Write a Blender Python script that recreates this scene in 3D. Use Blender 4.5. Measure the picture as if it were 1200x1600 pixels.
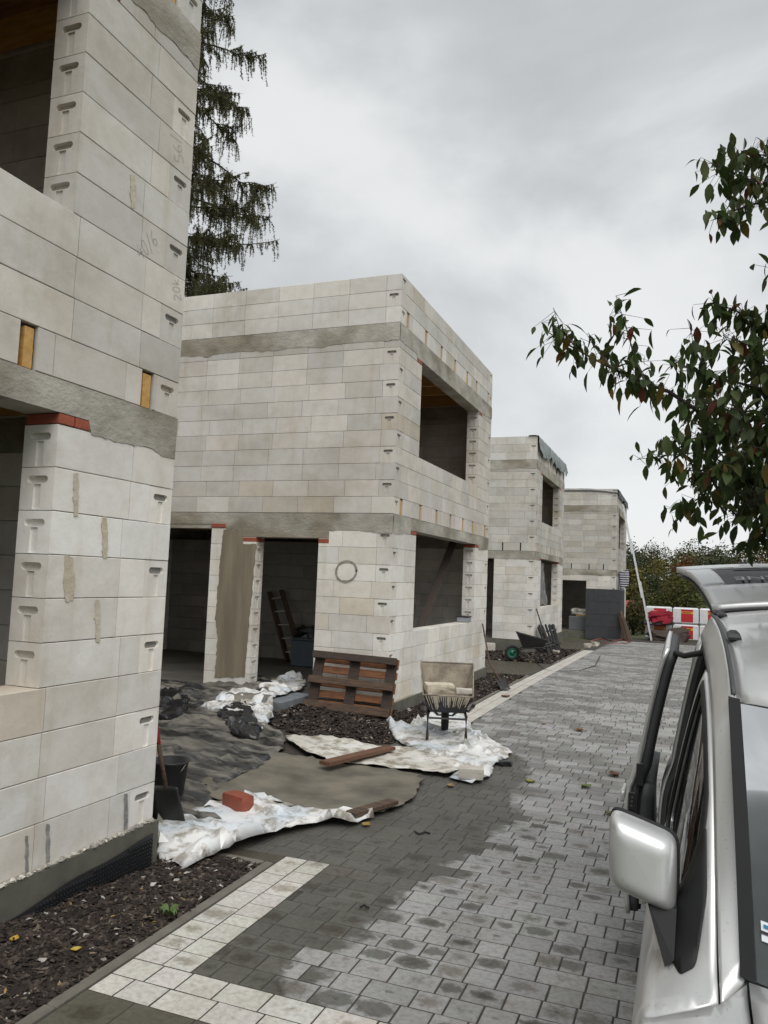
import bpy, bmesh, math, random
from mathutils import Vector, Matrix, noise
from mathutils.geometry import delaunay_2d_cdt
random.seed(7)
PI = math.pi
scn = bpy.context.scene
for o in list(bpy.data.objects): bpy.data.objects.remove(o)
col = scn.collection

# ------------------------------------------------------------------ camera
FPX, YAW, PITCH, ROLL, CAMH = 1224.4, .3689, .0842, .0383, 1.9335
FW = Vector((-math.sin(YAW)*math.cos(PITCH), math.cos(YAW)*math.cos(PITCH), math.sin(PITCH)))
R0 = Vector((math.cos(YAW), math.sin(YAW), 0)); U0 = R0.cross(FW)
RT = math.cos(ROLL)*R0 + math.sin(ROLL)*U0; UP = -math.sin(ROLL)*R0 + math.cos(ROLL)*U0
CAM = Vector((0, 0, CAMH))
cd = bpy.data.cameras.new('camera'); cam = bpy.data.objects.new('camera', cd); col.objects.link(cam)
cam.matrix_world = Matrix(((RT.x, UP.x, -FW.x, 0), (RT.y, UP.y, -FW.y, 0), (RT.z, UP.z, -FW.z, CAMH), (0, 0, 0, 1)))
cd.sensor_fit = 'HORIZONTAL'; cd.sensor_width = 36; cd.lens = 36*FPX/1200; cd.clip_end = 3000; cd.clip_start = .05
scn.camera = cam
scn.render.resolution_x = 768; scn.render.resolution_y = 1024
def ray(u, v): return (FW*FPX + RT*(u-600) - UP*(v-800)).normalized()
def pz(u, v, z=0): d = ray(u, v); return CAM + d*((z-CAMH)/d.z)       # pixel -> point at height z
def py(u, v, y): d = ray(u, v); return CAM + d*(y/d.y)                 # pixel -> point on a plane y
def px(u, v, x): d = ray(u, v); return CAM + d*(x/d.x)
def toimg(p):
    d = Vector(p)-CAM; w = d.dot(FW)
    if w < .05: return None
    return 600+FPX*d.dot(RT)/w, 800-FPX*d.dot(UP)/w

# ------------------------------------------------------------------ world, sun, exposure
SUN_AZ, SUN_EL = math.radians(143), math.radians(54)     # azimuth clockwise from +Y
w = bpy.data.worlds.new('World'); scn.world = w; w.use_nodes = True
nt = w.node_tree; nt.nodes.clear()
def nn(nt, t, **k):
    n = nt.nodes.new(t)
    for a, b in k.items(): setattr(n, a, b)
    return n
out = nn(nt, 'ShaderNodeOutputWorld'); bg = nn(nt, 'ShaderNodeBackground')
sky = nn(nt, 'ShaderNodeTexSky', sky_type='NISHITA', sun_disc=False, sun_elevation=SUN_EL, sun_rotation=SUN_AZ)
tc = nn(nt, 'ShaderNodeTexCoord'); mp = nn(nt, 'ShaderNodeMapping'); mp.inputs['Scale'].default_value = (1.0, 1.0, 1.7)
mp.inputs['Rotation'].default_value = (0.1, 0.15, 0.6); mp.inputs['Location'].default_value = (.35, .1, .22)
n1 = nn(nt, 'ShaderNodeTexNoise'); n1.inputs['Scale'].default_value = 1.7; n1.inputs['Detail'].default_value = 6; n1.inputs['Roughness'].default_value = .52
n1.inputs['Distortion'].default_value = .35
rp = nn(nt, 'ShaderNodeValToRGB'); rp.color_ramp.interpolation = 'B_SPLINE'
e = rp.color_ramp.elements; e[0].position = .34; e[0].color = (.42, .445, .46, 1); e[1].position = .62; e[1].color = (.82, .83, .83, 1)
x = rp.color_ramp.elements.new(.5); x.color = (.56, .58, .59, 1)
# overcast: a brighter haze low in the sky
sp = nn(nt, 'ShaderNodeSeparateXYZ'); mr = nn(nt, 'ShaderNodeMapRange'); mr.inputs[1].default_value = 0; mr.inputs[2].default_value = .45
mr.inputs[3].default_value = .55; mr.inputs[4].default_value = 0
mx = nn(nt, 'ShaderNodeMix', data_type='RGBA'); mx.inputs[7].default_value = (.84, .85, .85, 1)
sc = nn(nt, 'ShaderNodeVectorMath', operation='SCALE'); sc.inputs['Scale'].default_value = .10
m2 = nn(nt, 'ShaderNodeMix', data_type='RGBA'); m2.inputs[0].default_value = .93
L = nt.links.new
L(tc.outputs['Generated'], mp.inputs[0]); L(mp.outputs[0], n1.inputs['Vector']); L(n1.outputs[0], rp.inputs[0])
L(tc.outputs['Generated'], sp.inputs[0]); L(sp.outputs[2], mr.inputs[0]); L(mr.outputs[0], mx.inputs[0]); L(rp.outputs[0], mx.inputs[6])
L(sky.outputs[0], sc.inputs[0]); L(sc.outputs[0], m2.inputs[6]); L(mx.outputs[2], m2.inputs[7]); L(m2.outputs[2], bg.inputs[0])
bg.inputs[1].default_value = .66
L(bg.outputs[0], out.inputs[0])
sd = bpy.data.lights.new('sun', 'SUN'); sun = bpy.data.objects.new('sun', sd); col.objects.link(sun)
sd.energy = 1.5; sd.angle = math.radians(50); sd.color = (1, .975, .94)
sdir = Vector((math.sin(SUN_AZ)*math.cos(SUN_EL), math.cos(SUN_AZ)*math.cos(SUN_EL), math.sin(SUN_EL)))
sun.rotation_euler = sdir.to_track_quat('Z', 'Y').to_euler(); sun.location = (5, -8, 20)
vs = scn.view_settings; vs.view_transform = 'Standard'; vs.look = 'None'; vs.gamma = 1; vs.exposure = .72; vs.use_curve_mapping = False

# ------------------------------------------------------------------ helpers
def rnd(a, b): return random.uniform(a, b)
def fbm(x, y, z=0, o=4): return noise.fractal(Vector((x, y, z)), 1.0, 2.0, o)
class MB:
    def __init__(s): s.v = []; s.f = []
    def add(s, vs, fs):
        b = len(s.v); s.v += [tuple(p) for p in vs]; s.f += [tuple(i+b for i in f) for f in fs]; return s
    def box(s, x0, x1, y0, y1, z0, z1, M=None):
        vs = [(x0,y0,z0),(x1,y0,z0),(x1,y1,z0),(x0,y1,z0),(x0,y0,z1),(x1,y0,z1),(x1,y1,z1),(x0,y1,z1)]
        if M: vs = [M @ Vector(p) for p in vs]
        return s.add(vs, [(0,3,2,1),(4,5,6,7),(0,1,5,4),(1,2,6,5),(2,3,7,6),(3,0,4,7)])
    def bbox(s, x0, x1, y0, y1, z0, z1, c=.004, M=None):
        vs = []
        for z, k in ((z0,1),(z0+c,0),(z1-c,0),(z1,1)):
            i = c if k else 0
            vs += [(x0+i,y0+i,z),(x1-i,y0+i,z),(x1-i,y1-i,z),(x0+i,y1-i,z)]
        if M: vs = [M @ Vector(p) for p in vs]
        fs = [(3,2,1,0),(12,13,14,15)]
        for r in range(3):
            for i in range(4):
                a = r*4+i; b = r*4+(i+1) % 4; fs.append((a, b, b+4, a+4))
        return s.add(vs, fs)
    def tube(s, pts, r, n=8, cap=True):
        pts = [Vector(p) for p in pts]; rs = r if isinstance(r, (list, tuple)) else [r]*len(pts)
        vs = []; up = Vector((0,0,1))
        for i, p in enumerate(pts):
            t = (pts[min(i+1,len(pts)-1)]-pts[max(i-1,0)]).normalized()
            a = t.cross(up if abs(t.z) < .95 else Vector((1,0,0))).normalized(); b = t.cross(a)
            vs += [p+(a*math.cos(k*2*PI/n)+b*math.sin(k*2*PI/n))*rs[i] for k in range(n)]
        fs = [(i*n+k, i*n+(k+1) % n, (i+1)*n+(k+1) % n, (i+1)*n+k) for i in range(len(pts)-1) for k in range(n)]
        if cap: fs += [tuple(range(n-1,-1,-1)), tuple((len(pts)-1)*n+k for k in range(n))]
        return s.add(vs, fs)
    def lathe(s, prof, n=24, M=None):
        vs = [(r*math.cos(k*2*PI/n), r*math.sin(k*2*PI/n), z) for r, z in prof for k in range(n)]
        if M: vs = [M @ Vector(p) for p in vs]
        return s.add(vs, [(i*n+k, i*n+(k+1) % n, (i+1)*n+(k+1) % n, (i+1)*n+k) for i in range(len(prof)-1) for k in range(n)])
    def grid(s, fn, nu, nv):
        vs = [fn(i/nu, j/nv) for j in range(nv+1) for i in range(nu+1)]
        return s.add(vs, [(j*(nu+1)+i, j*(nu+1)+i+1, (j+1)*(nu+1)+i+1, (j+1)*(nu+1)+i) for j in range(nv) for i in range(nu)])
    def mesh(s, name, mat=None, smooth=False, fix=False):
        me = bpy.data.meshes.new(name); me.from_pydata(s.v, [], s.f)
        if fix:
            b = bmesh.new(); b.from_mesh(me); bmesh.ops.recalc_face_normals(b, faces=b.faces); b.to_mesh(me); b.free()
        if mat: me.materials.append(mat)
        if smooth: me.polygons.foreach_set('use_smooth', [True]*len(me.polygons))
        me.update(); return me
    def obj(s, name, mat=None, parent=None, smooth=False, fix=False, loc=None, **k):
        return link(name, s.mesh(name, mat, smooth, fix), parent, loc, **k)
def link(name, me, parent=None, loc=None, rot=None, **k):
    o = bpy.data.objects.new(name, me); col.objects.link(o)
    if parent: o.parent = parent
    if loc is not None: o.location = loc
    if rot is not None: o.rotation_euler = rot
    for a, b in k.items(): o[a] = b
    return o
def thing(name, label, cat, loc=(0,0,0), rz=0, group=None):
    o = link(name, None, None, loc, (0,0,rz)); tag(o, label, cat, group); return o
def tag(o, label, cat, group=None):
    o['label'] = label; o['category'] = cat
    if group: o['group'] = group
    return o
def autosmooth(o, ang=35):
    me = o.data; me.polygons.foreach_set('use_smooth', [True]*len(me.polygons))
    b = bmesh.new(); b.from_mesh(me)
    for ed in b.edges:
        if len(ed.link_faces) == 2 and ed.calc_face_angle(0) > math.radians(ang): ed.smooth = False
    b.to_mesh(me); b.free(); return o
def inpoly(x, y, P):
    c = False; n = len(P)
    for i in range(n):
        x1, y1 = P[i]; x2, y2 = P[i-1]
        if (y1 > y) != (y2 > y) and x < (x2-x1)*(y-y1)/(y2-y1)+x1: c = not c
    return c

# ------------------------------------------------------------------ materials
MATS = {}
def material(name, c1, c2=None, rough=.8, scale=8, bump=.15, bscale=None, metal=0, spec=.5, coord='Object', stretch=(1,1,1), detail=6, bdist=.01, lo=.35, hi=.65, extra=None):
    if name in MATS: return MATS[name]
    m = bpy.data.materials.new(name); m.use_nodes = True; MATS[name] = m
    t = m.node_tree; L = t.links.new; b = t.nodes['Principled BSDF']
    b.inputs['Roughness'].default_value = rough; b.inputs['Metallic'].default_value = metal; b.inputs['Specular IOR Level'].default_value = spec
    c2 = c2 or tuple(c*.8 for c in c1)
    tc = nn(t, 'ShaderNodeTexCoord') if coord != 'World' else nn(t, 'ShaderNodeNewGeometry')
    mp = nn(t, 'ShaderNodeMapping'); mp.inputs['Scale'].default_value = stretch
    L(tc.outputs['Position' if coord == 'World' else coord], mp.inputs[0])
    n = nn(t, 'ShaderNodeTexNoise'); n.inputs['Scale'].default_value = scale; n.inputs['Detail'].default_value = detail; n.inputs['Roughness'].default_value = .6
    L(mp.outputs[0], n.inputs['Vector'])
    r = nn(t, 'ShaderNodeValToRGB'); r.color_ramp.elements[0].position = lo; r.color_ramp.elements[1].position = hi
    r.color_ramp.elements[0].color = (*c1, 1); r.color_ramp.elements[1].color = (*c2, 1)
    L(n.outputs[0], r.inputs[0]); L(r.outputs[0], b.inputs['Base Color'])
    if bump:
        n2 = nn(t, 'ShaderNodeTexNoise'); n2.inputs['Scale'].default_value = bscale or scale*5; n2.inputs['Detail'].default_value = 5
        L(mp.outputs[0], n2.inputs['Vector'])
        bp = nn(t, 'ShaderNodeBump'); bp.inputs['Strength'].default_value = bump; bp.inputs['Distance'].default_value = bdist
        L(n2.outputs[0], bp.inputs['Height']); L(bp.outputs[0], b.inputs['Normal'])
    if extra: extra(m, t, b, r, mp)
    return m
def plain(name, c, rough=.5, metal=0, **k): return material(name, c, tuple(x*.88 for x in c), rough, bump=k.pop('bump', .05), metal=metal, **k)
def mulc(t, a, bsock_or_col, fac=1.0, mode='MULTIPLY'):
    m = nn(t, 'ShaderNodeMix', data_type='RGBA', blend_type=mode)
    if isinstance(fac, (int, float)): m.inputs[0].default_value = fac
    else: t.links.new(fac, m.inputs[0])
    t.links.new(a, m.inputs[6])
    if isinstance(bsock_or_col, tuple): m.inputs[7].default_value = (*bsock_or_col, 1)
    else: t.links.new(bsock_or_col, m.inputs[7])
    return m.outputs[2]
def blockmat(name, attr):
    m = bpy.data.materials.new(name); m.use_nodes = True; t = m.node_tree; L = t.links.new; b = t.nodes['Principled BSDF']
    b.inputs['Roughness'].default_value = .92; b.inputs['Specular IOR Level'].default_value = .2
    if attr: c = nn(t, 'ShaderNodeVertexColor', layer_name='tint').outputs[0]
    else: c = nn(t, 'ShaderNodeObjectInfo').outputs['Color']
    g = nn(t, 'ShaderNodeNewGeometry')
    # broad damp mottling, vertical run-down streaks and fine pores, all in world space
    def ns(scale, stretch, lo, hi, det=5):
        mp = nn(t, 'ShaderNodeMapping'); mp.inputs['Scale'].default_value = stretch; L(g.outputs['Position'], mp.inputs[0])
        n = nn(t, 'ShaderNodeTexNoise'); n.inputs['Scale'].default_value = scale; n.inputs['Detail'].default_value = det; n.inputs['Roughness'].default_value = .62; L(mp.outputs[0], n.inputs['Vector'])
        r = nn(t, 'ShaderNodeMapRange'); r.inputs[1].default_value = lo; r.inputs[2].default_value = hi; L(n.outputs[0], r.inputs[0]); return r.outputs[0], n.outputs[0]
    f1, _ = ns(1.1, (1,1,1.5), .45, .66); f2, _ = ns(5, (1,1,.12), .54, .76); f3, h3 = ns(90, (1,1,1), .66, .74, 3); f4, _ = ns(9, (1,1,1), .4, .75)
    c = mulc(t, c, (.84,.82,.79), f1); c = mulc(t, c, (.87,.84,.78), f2); c = mulc(t, c, (.9,.885,.86), f4); c = mulc(t, c, (.72,.69,.64), f3)
    L(c, b.inputs['Base Color'])
    f5, h5 = ns(28, (1,1,1), 0, 1, 6)
    bp = nn(t, 'ShaderNodeBump'); bp.inputs['Strength'].default_value = .35; bp.inputs['Distance'].default_value = .006; L(h5, bp.inputs['Height']); L(bp.outputs[0], b.inputs['Normal'])
    return m
M_BLOCK = blockmat('aerated_concrete', False); M_BLOCKS = blockmat('aerated_concrete_joined', True)
M_MORTAR = material('mortar', (.30,.29,.27), (.22,.21,.195), .95, 20, .3)
def concrete_extra(m, t, b, r, mp):
    n = nn(t, 'ShaderNodeTexVoronoi'); n.inputs['Scale'].default_value = 26; t.links.new(mp.outputs[0], n.inputs['Vector'])
    k = nn(t, 'ShaderNodeMapRange'); k.inputs[1].default_value = .05; k.inputs[2].default_value = .14; k.inputs[3].default_value = 1; k.inputs[4].default_value = 0
    t.links.new(n.outputs['Distance'], k.inputs[0]); n3 = nn(t, 'ShaderNodeTexNoise'); n3.inputs['Scale'].default_value = 1.1; n3.inputs['Detail'].default_value = 7; t.links.new(mp.outputs[0], n3.inputs['Vector']); k3 = nn(t, 'ShaderNodeMapRange'); k3.inputs[1].default_value = .42; k3.inputs[2].default_value = .62; t.links.new(n3.outputs[0], k3.inputs[0])
    c = mulc(t, r.outputs[0], (.5,.48,.45), k.outputs[0]); c = mulc(t, c, (.62,.585,.52), k3.outputs[0]); t.links.new(c, b.inputs['Base Color'])
M_CONC = material('cast_concrete', (.47,.445,.39), (.28,.26,.215), .9, 2.6, .5, 22, coord='World', stretch=(1,1,1.6), extra=concrete_extra, bdist=.015, hi=.7)
M_CONCD = material('damp_concrete', (.13,.125,.10), (.085,.082,.066), .75, 4, .3, 20, coord='World')
M_FLOOR = material('screed_floor', (.15,.14,.12), (.085,.08,.07), .7, 1.4, .2, 12, coord='World')
M_BRICK = material('clay_brick', (.34,.085,.045), (.24,.062,.035), .85, 14, .35, 60)
M_BRICK2 = material('wet_clay_brick', (.30,.075,.04), (.20,.05,.03), .5, 20, .35, 60)
M_WOOD = material('joist_timber', (.60,.35,.11), (.44,.24,.07), .8, 5, .2, 30, stretch=(1,6,6))
M_BOARD = material('ceiling_board', (.34,.18,.075), (.22,.11,.045), .8, 3, .2, 30, stretch=(1,9,4), coord='World')
M_FELT = plain('bitumen_felt', (.012,.012,.012), .7)
M_DAMP = material('slurry_coat', (.235,.20,.14), (.16,.135,.095), .8, 6, .2, 30, stretch=(1,1,.12), coord='World')
M_SMEAR = material('glue_smear', (.58,.52,.41), (.45,.395,.30), .9, 18, .4, 60)
M_GREYSM = material('grey_mortar_smear', (.33,.32,.30), (.20,.195,.185), .95, 22, .6, 60)
M_CHALK = plain('pencil_mark', (.24,.23,.22), .9)
M_SPRAY = material('spray_ring', (.20,.17,.14), (.33,.30,.26), .9, 30, 0)
M_EPS = material('graphite_polystyrene', (.052,.054,.058), (.04,.042,.046), .85, 5, .25, 160)
M_OLDWOOD = material('weathered_wood', (.12,.072,.043), (.045,.028,.019), .75, 6, .35, 26, stretch=(1,8,8))
M_OLDWOOD2 = material('wet_pallet_wood', (.27,.105,.038), (.10,.042,.018), .6, 5, .3, 22, stretch=(1,8,8))
M_DARKWOOD = material('dark_pallet_wood', (.06,.036,.024), (.024,.016,.012), .7, 6, .4, 26, stretch=(1,8,8))
M_STEEL = plain('dull_steel', (.22,.22,.22), .45, .8)
M_ALU = material('aluminium', (.62,.63,.63), (.5,.5,.5), .38, 10, .05, metal=.85)
M_BLACKPL = plain('black_plastic', (.018,.018,.019), .5)
M_BLACKMET = plain('black_painted_metal', (.02,.02,.02), .45)
M_RED = plain('red_paint', (.45,.012,.02), .45)
M_RUBBER = plain('tyre_rubber', (.015,.015,.015), .8)
M_GREEN = plain('green_wheel_paint', (.01,.13,.075), .4)
M_CLEAR = material('clear_film', (.55,.56,.56), (.42,.43,.43), .25, 6, .4, 14)
M_CLEAR.node_tree.nodes['Principled BSDF'].inputs['Alpha'].default_value = .38
def film_extra(m, t, b, r, mp):
    n = nn(t, 'ShaderNodeTexNoise'); n.inputs['Scale'].default_value = 5.5; n.inputs['Detail'].default_value = 7; n.inputs['Roughness'].default_value = .7; t.links.new(mp.outputs[0], n.inputs['Vector'])
    k = nn(t, 'ShaderNodeMapRange'); k.inputs[1].default_value = .47; k.inputs[2].default_value = .60; t.links.new(n.outputs[0], k.inputs[0])
    c = mulc(t, r.outputs[0], (.46,.42,.36), k.outputs[0]); t.links.new(c, b.inputs['Base Color'])
M_WHITEF = material('white_film', (.72,.72,.71), (.58,.64,.70), .46, 1.8, .12, 7, extra=film_extra, lo=.45, hi=.66, bdist=.02, detail=3)
M_WHITECL = material('white_canvas', (.66,.65,.61), (.50,.47,.41), .8, 2.2, .25, 40, extra=film_extra)
def foil_extra(m, t, b, r, mp):
    n = nn(t, 'ShaderNodeTexNoise'); n.inputs['Scale'].default_value = 2.3; n.inputs['Detail'].default_value = 8; n.inputs['Roughness'].default_value = .68; t.links.new(mp.outputs[0], n.inputs['Vector'])
    k = nn(t, 'ShaderNodeMapRange'); k.inputs[1].default_value = .43; k.inputs[2].default_value = .60; t.links.new(n.outputs[0], k.inputs[0])
    c = mulc(t, r.outputs[0], (.20,.185,.155), k.outputs[0], 'MIX'); t.links.new(c, b.inputs['Base Color'])
    k2 = nn(t, 'ShaderNodeMapRange'); k2.inputs[3].default_value = .28; k2.inputs[4].default_value = .8; t.links.new(k.outputs[0], k2.inputs[0]); t.links.new(k2.outputs[0], b.inputs['Roughness'])
M_BLACKF = material('black_foil', (.02,.021,.022), (.035,.035,.036), .3, 3, .7, 7, extra=foil_extra, stretch=(.6,1.8,1), bdist=.03)
M_BLACKC = material('clean_black_foil', (.012,.012,.013), (.022,.022,.024), .28, 4, .3, 14)
M_RUG = material('felt_rug', (.19,.17,.13), (.085,.077,.06), .97, 2.6, .5, 120, hi=.7)
def islands(name, cols, rough=.85, bump=.2, scale=30, trans=0):
    """colour picked per loose piece"""
    m = bpy.data.materials.new(name); m.use_nodes = True; t = m.node_tree; b = t.nodes['Principled BSDF']; b.inputs['Roughness'].default_value = rough
    g = nn(t, 'ShaderNodeNewGeometry'); r = nn(t, 'ShaderNodeValToRGB'); r.color_ramp.interpolation = 'LINEAR'
    es = r.color_ramp.elements
    while len(es) > 1: es.remove(es[-1])
    for i, (p, c) in enumerate(cols):
        if i == 0: es[0].position = p; es[0].color = (*c, 1)
        else: q = es.new(p); q.color = (*c, 1)
    t.links.new(g.outputs['Random Per Island'], r.inputs[0]); t.links.new(r.outputs[0], b.inputs['Base Color'])
    b.inputs['Specular IOR Level'].default_value = .3
    if trans:
        tr = nn(t, 'ShaderNodeBsdfTranslucent'); ms = nn(t, 'ShaderNodeMixShader'); ms.inputs[0].default_value = trans
        t.links.new(r.outputs[0], tr.inputs[0]); t.links.new(b.outputs[0], ms.inputs[1]); t.links.new(tr.outputs[0], ms.inputs[2]); t.links.new(ms.outputs[0], t.nodes['Material Output'].inputs[0])
    return m
M_CHIP = islands('bark_chip', [(0,(.013,.010,.008)),(.4,(.027,.020,.016)),(.75,(.046,.034,.027)),(.92,(.078,.06,.05)),(.98,(.14,.115,.09)),(.988,(.4,.38,.35)),(.992,(.45,.43,.40)),(.996,(.2,.14,.08)),(1,(.36,.24,.05))])
M_SOIL = material('soil', (.055,.042,.032), (.03,.022,.017), .95, 9, .6, 40, coord='World', bdist=.03)
M_GRASS = material('grass_ground', (.075,.09,.03), (.045,.06,.02), .95, 1.2, .6, 30, coord='World', bdist=.05)
M_SAND = material('joint_sand', (.06,.055,.046), (.032,.029,.024), .95, 14, .4, 80, coord='World')
M_KERB = material('kerb_concrete', (.17,.155,.13), (.11,.10,.083), .92, 5, .4, 60, coord='World')
# leaves
M_LEAF = material('cherry_leaf', (.030,.046,.013), (.052,.062,.018), .55, 3, .1)
M_LEAFJ = islands('cherry_leaf_mass', [(0,(.026,.042,.011)),(.5,(.042,.066,.016)),(.9,(.072,.085,.022)),(.955,(.12,.09,.02)),(.98,(.13,.045,.02)),(1,(.10,.03,.02))], .6, trans=.36)
def leafobj():
    m = bpy.data.materials.new('cherry_leaf_single'); m.use_nodes = True; t = m.node_tree; b = t.nodes['Principled BSDF']; b.inputs['Roughness'].default_value = .6; b.inputs['Specular IOR Level'].default_value = .25
    c = nn(t, 'ShaderNodeObjectInfo').outputs['Color']; t.links.new(c, b.inputs['Base Color'])
    tr = nn(t, 'ShaderNodeBsdfTranslucent'); ms = nn(t, 'ShaderNodeMixShader'); ms.inputs[0].default_value = .36
    t.links.new(c, tr.inputs[0]); t.links.new(b.outputs[0], ms.inputs[1]); t.links.new(tr.outputs[0], ms.inputs[2]); t.links.new(ms.outputs[0], t.nodes['Material Output'].inputs[0]); return m
M_LEAF1 = leafobj()
M_BARK = material('tree_bark', (.045,.036,.028), (.026,.02,.016), .9, 12, .5, 40)
M_LARCH = islands('larch_needles', [(0,(.055,.062,.03)),(.5,(.095,.10,.045)),(.85,(.13,.125,.055)),(1,(.17,.135,.06))], .85, trans=.3)

# ------------------------------------------------------------------ ground levels
def slope(y):
    t = y-15
    return 0 if t < -2 else (-.013*(t+2)**2/8 if t < 2 else -.013*t)
def gz(x, y):
    """terrain height: road level, the yard rising towards the house"""
    z = slope(y)
    if 1 < y < 4.6 and -3.3 < x < -2.6: z += .10*min(1, max(0, (-2.72-x)/.5))*min(1, max(0, (4.5-y)/1.3))
    if 4.6 < y < 10.6 and x < -3.15:
        z += min(1, (-3.15-x)/1.5)*.13*min(1, (y-4.6)/1.5)
    return z

# ================================================================== THE SETTING
def sheet_grid(name, xs, ys, zf, mat, **k):
    m = MB(); nx = len(xs)
    m.add([(x, y, zf(x, y)) for y in ys for x in xs], [(j*nx+i, j*nx+i+1, (j+1)*nx+i+1, (j+1)*nx+i) for j in range(len(ys)-1) for i in range(nx-1)])
    return m.obj(name, mat, smooth=True, **k)
def frange(a, b, st): n = max(1, round((b-a)/st)); return [a+(b-a)*i/n for i in range(n+1)]
xs = [-900,-400,-150,-60,-30,-18] + frange(-12, 9, .6) + [14, 25, 60, 150, 400, 900]
ys = [-300,-80,-25] + frange(-8, 46, .7) + [52, 60, 75, 100, 140, 200, 350, 700, 1400]
def ground_z(x, y):
    z = slope(min(y, 60)) - .09
    if y > 60: z -= (y-60)*.01 if y < 200 else 1.4
    return z + .02*fbm(x*.2, y*.2)
sheet_grid('ground', xs, ys, ground_z, M_GRASS, kind='structure')
road = sheet_grid('paved_road', frange(-3.45, 2.7, 1.2), frange(1.2, 36.5, .16), lambda x, y: slope(y)-.0034, M_SAND, kind='structure')
yard = sheet_grid('yard', frange(-12, -3.1, .3), frange(4.55, 10.36, .3), lambda x, y: gz(x, y)-.012+.02*fbm(x*1.3, y*1.3), M_SOIL, kind='structure')

# ---- paver material: damp patches have their own outline on the ground
def pavermat(name, joined):
    m = bpy.data.materials.new(name); m.use_nodes = True; t = m.node_tree; L = t.links.new; b = t.nodes['Principled BSDF']
    b.inputs['Specular IOR Level'].default_value = .35
    g = nn(t, 'ShaderNodeNewGeometry'); oi = nn(t, 'ShaderNodeObjectInfo')
    c = nn(t, 'ShaderNodeVertexColor', layer_name='tint').outputs[0] if joined else oi.outputs['Color']
    rn = g.outputs['Random Per Island'] if joined else oi.outputs['Random']
    sx = nn(t, 'ShaderNodeSeparateXYZ'); L(g.outputs['Position'], sx.inputs[0])
    def noise_(scale, det=5, stretch=None, src=None):
        n = nn(t, 'ShaderNodeTexNoise'); n.inputs['Scale'].default_value = scale; n.inputs['Detail'].default_value = det; n.inputs['Roughness'].default_value = .6
        s = src or g.outputs['Position']
        if stretch: mp = nn(t, 'ShaderNodeMapping'); mp.inputs['Scale'].default_value = stretch; L(s, mp.inputs[0]); s = mp.outputs[0]
        L(s, n.inputs['Vector']); return n.outputs[0]
    def mr(v, a, b_, c_=0, d=1):
        k = nn(t, 'ShaderNodeMapRange'); k.inputs[1].default_value = a; k.inputs[2].default_value = b_; k.inputs[3].default_value = c_; k.inputs[4].default_value = d; L(v, k.inputs[0]); return k.outputs[0]
    def ma(op, a, b_):
        k = nn(t, 'ShaderNodeMath', operation=op)
        for i, q in enumerate((a, b_)):
            if isinstance(q, (int, float)): k.inputs[i].default_value = q
            else: L(q, k.inputs[i])
        return k.outputs[0]
    # edge of the soaked strip as x(y): measured on the ground
    fc = nn(t, 'ShaderNodeFloatCurve'); cv = fc.mapping.curves[0]
    P = [(2,-1.3),(3.24,-1.5),(3.8,-1.74),(4.3,-1.62),(4.74,-1.57),(5.15,-1.42),(5.75,-1.32),(6.45,-1.22),(7.17,-1.42),(8.48,-1.5),(9.2,-1.95),(10.0,-2.6),(11.5,-2.95),(20,-2.98)]
    q = [(y/20, (x+3)/3) for y, x in P]
    cv.points[0].location = (0, .55); cv.points[1].location = q[-1]
    for a in q[:-1]: cv.points.new(*a)
    fc.mapping.update()
    L(ma('DIVIDE', sx.outputs[1], 20), fc.inputs[1])
    edge = ma('SUBTRACT', ma('MULTIPLY', fc.outputs[0], 3), 3)
    jag = ma('MULTIPLY', ma('SUBTRACT', noise_(7, 6), .5), .42)
    if not joined: jag = ma('ADD', jag, ma('MULTIPLY', ma('SUBTRACT', rn, .5), .26))
    wet = mr(ma('ADD', ma('SUBTRACT', edge, sx.outputs[0]), jag), -.03, .06)
    if joined:
        far = mr(ma('ADD', noise_(.9, 5, (.7,1.6,1)), ma('MULTIPLY', rn, .22)), .52, .70, 0, .72)
        wet = ma('MAXIMUM', wet, far)
    else:   # damp pool in the middle of some stones
        tc = nn(t, 'ShaderNodeTexCoord'); ln = nn(t, 'ShaderNodeVectorMath', operation='LENGTH'); mp = nn(t, 'ShaderNodeMapping'); mp.inputs['Scale'].default_value = (.8,1.15,0); L(tc.outputs['Object'], mp.inputs[0]); L(mp.outputs[0], ln.inputs[0])
        d = ma('ADD', ln.outputs['Value'], ma('MULTIPLY', ma('SUBTRACT', noise_(22, 4), .5), .10))
        wn = nn(t, 'ShaderNodeTexWhiteNoise', noise_dimensions='1D'); L(rn, wn.inputs['W'])
        rad = mr(wn.outputs['Value'], .42, 1.0, -.05, .085)
        pool = mr(ma('SUBTRACT', rad, d), -.004, .016, 0, .85); wet = ma('MAXIMUM', wet, pool)
    dry = mulc(t, c, (.72,.71,.70), mr(noise_(34, 4), .42, .7)); dry = mulc(t, dry, (.8,.78,.74), mr(noise_(3, 5), .45, .75))
    dry = mulc(t, dry, (.55,.50,.42), mr(noise_(11, 6), .60, .78))
    if not joined: 
        wn2 = nn(t, 'ShaderNodeTexWhiteNoise', noise_dimensions='1D'); L(ma('ADD', rn, 3.3), wn2.inputs['W'])
        dry = mulc(t, dry, (.48,.44,.38), mr(ma('SUBTRACT', mr(wn2.outputs['Value'], .25, 1.0, -.03, .085), ma('ADD', ln.outputs['Value'], ma('MULTIPLY', ma('SUBTRACT', noise_(30, 5), .5), .16))), -.01, .04, 0, .8))
    wc = mulc(t, dry, (.33,.32,.285)); 
    # the pale border stones stay pale: only the grey ones are dark when damp
    sc_ = nn(t, 'ShaderNodeSeparateColor'); L(c, sc_.inputs[0]); wet = ma('MULTIPLY', wet, mr(sc_.outputs[0], .42, .48, 1, 0))
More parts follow.
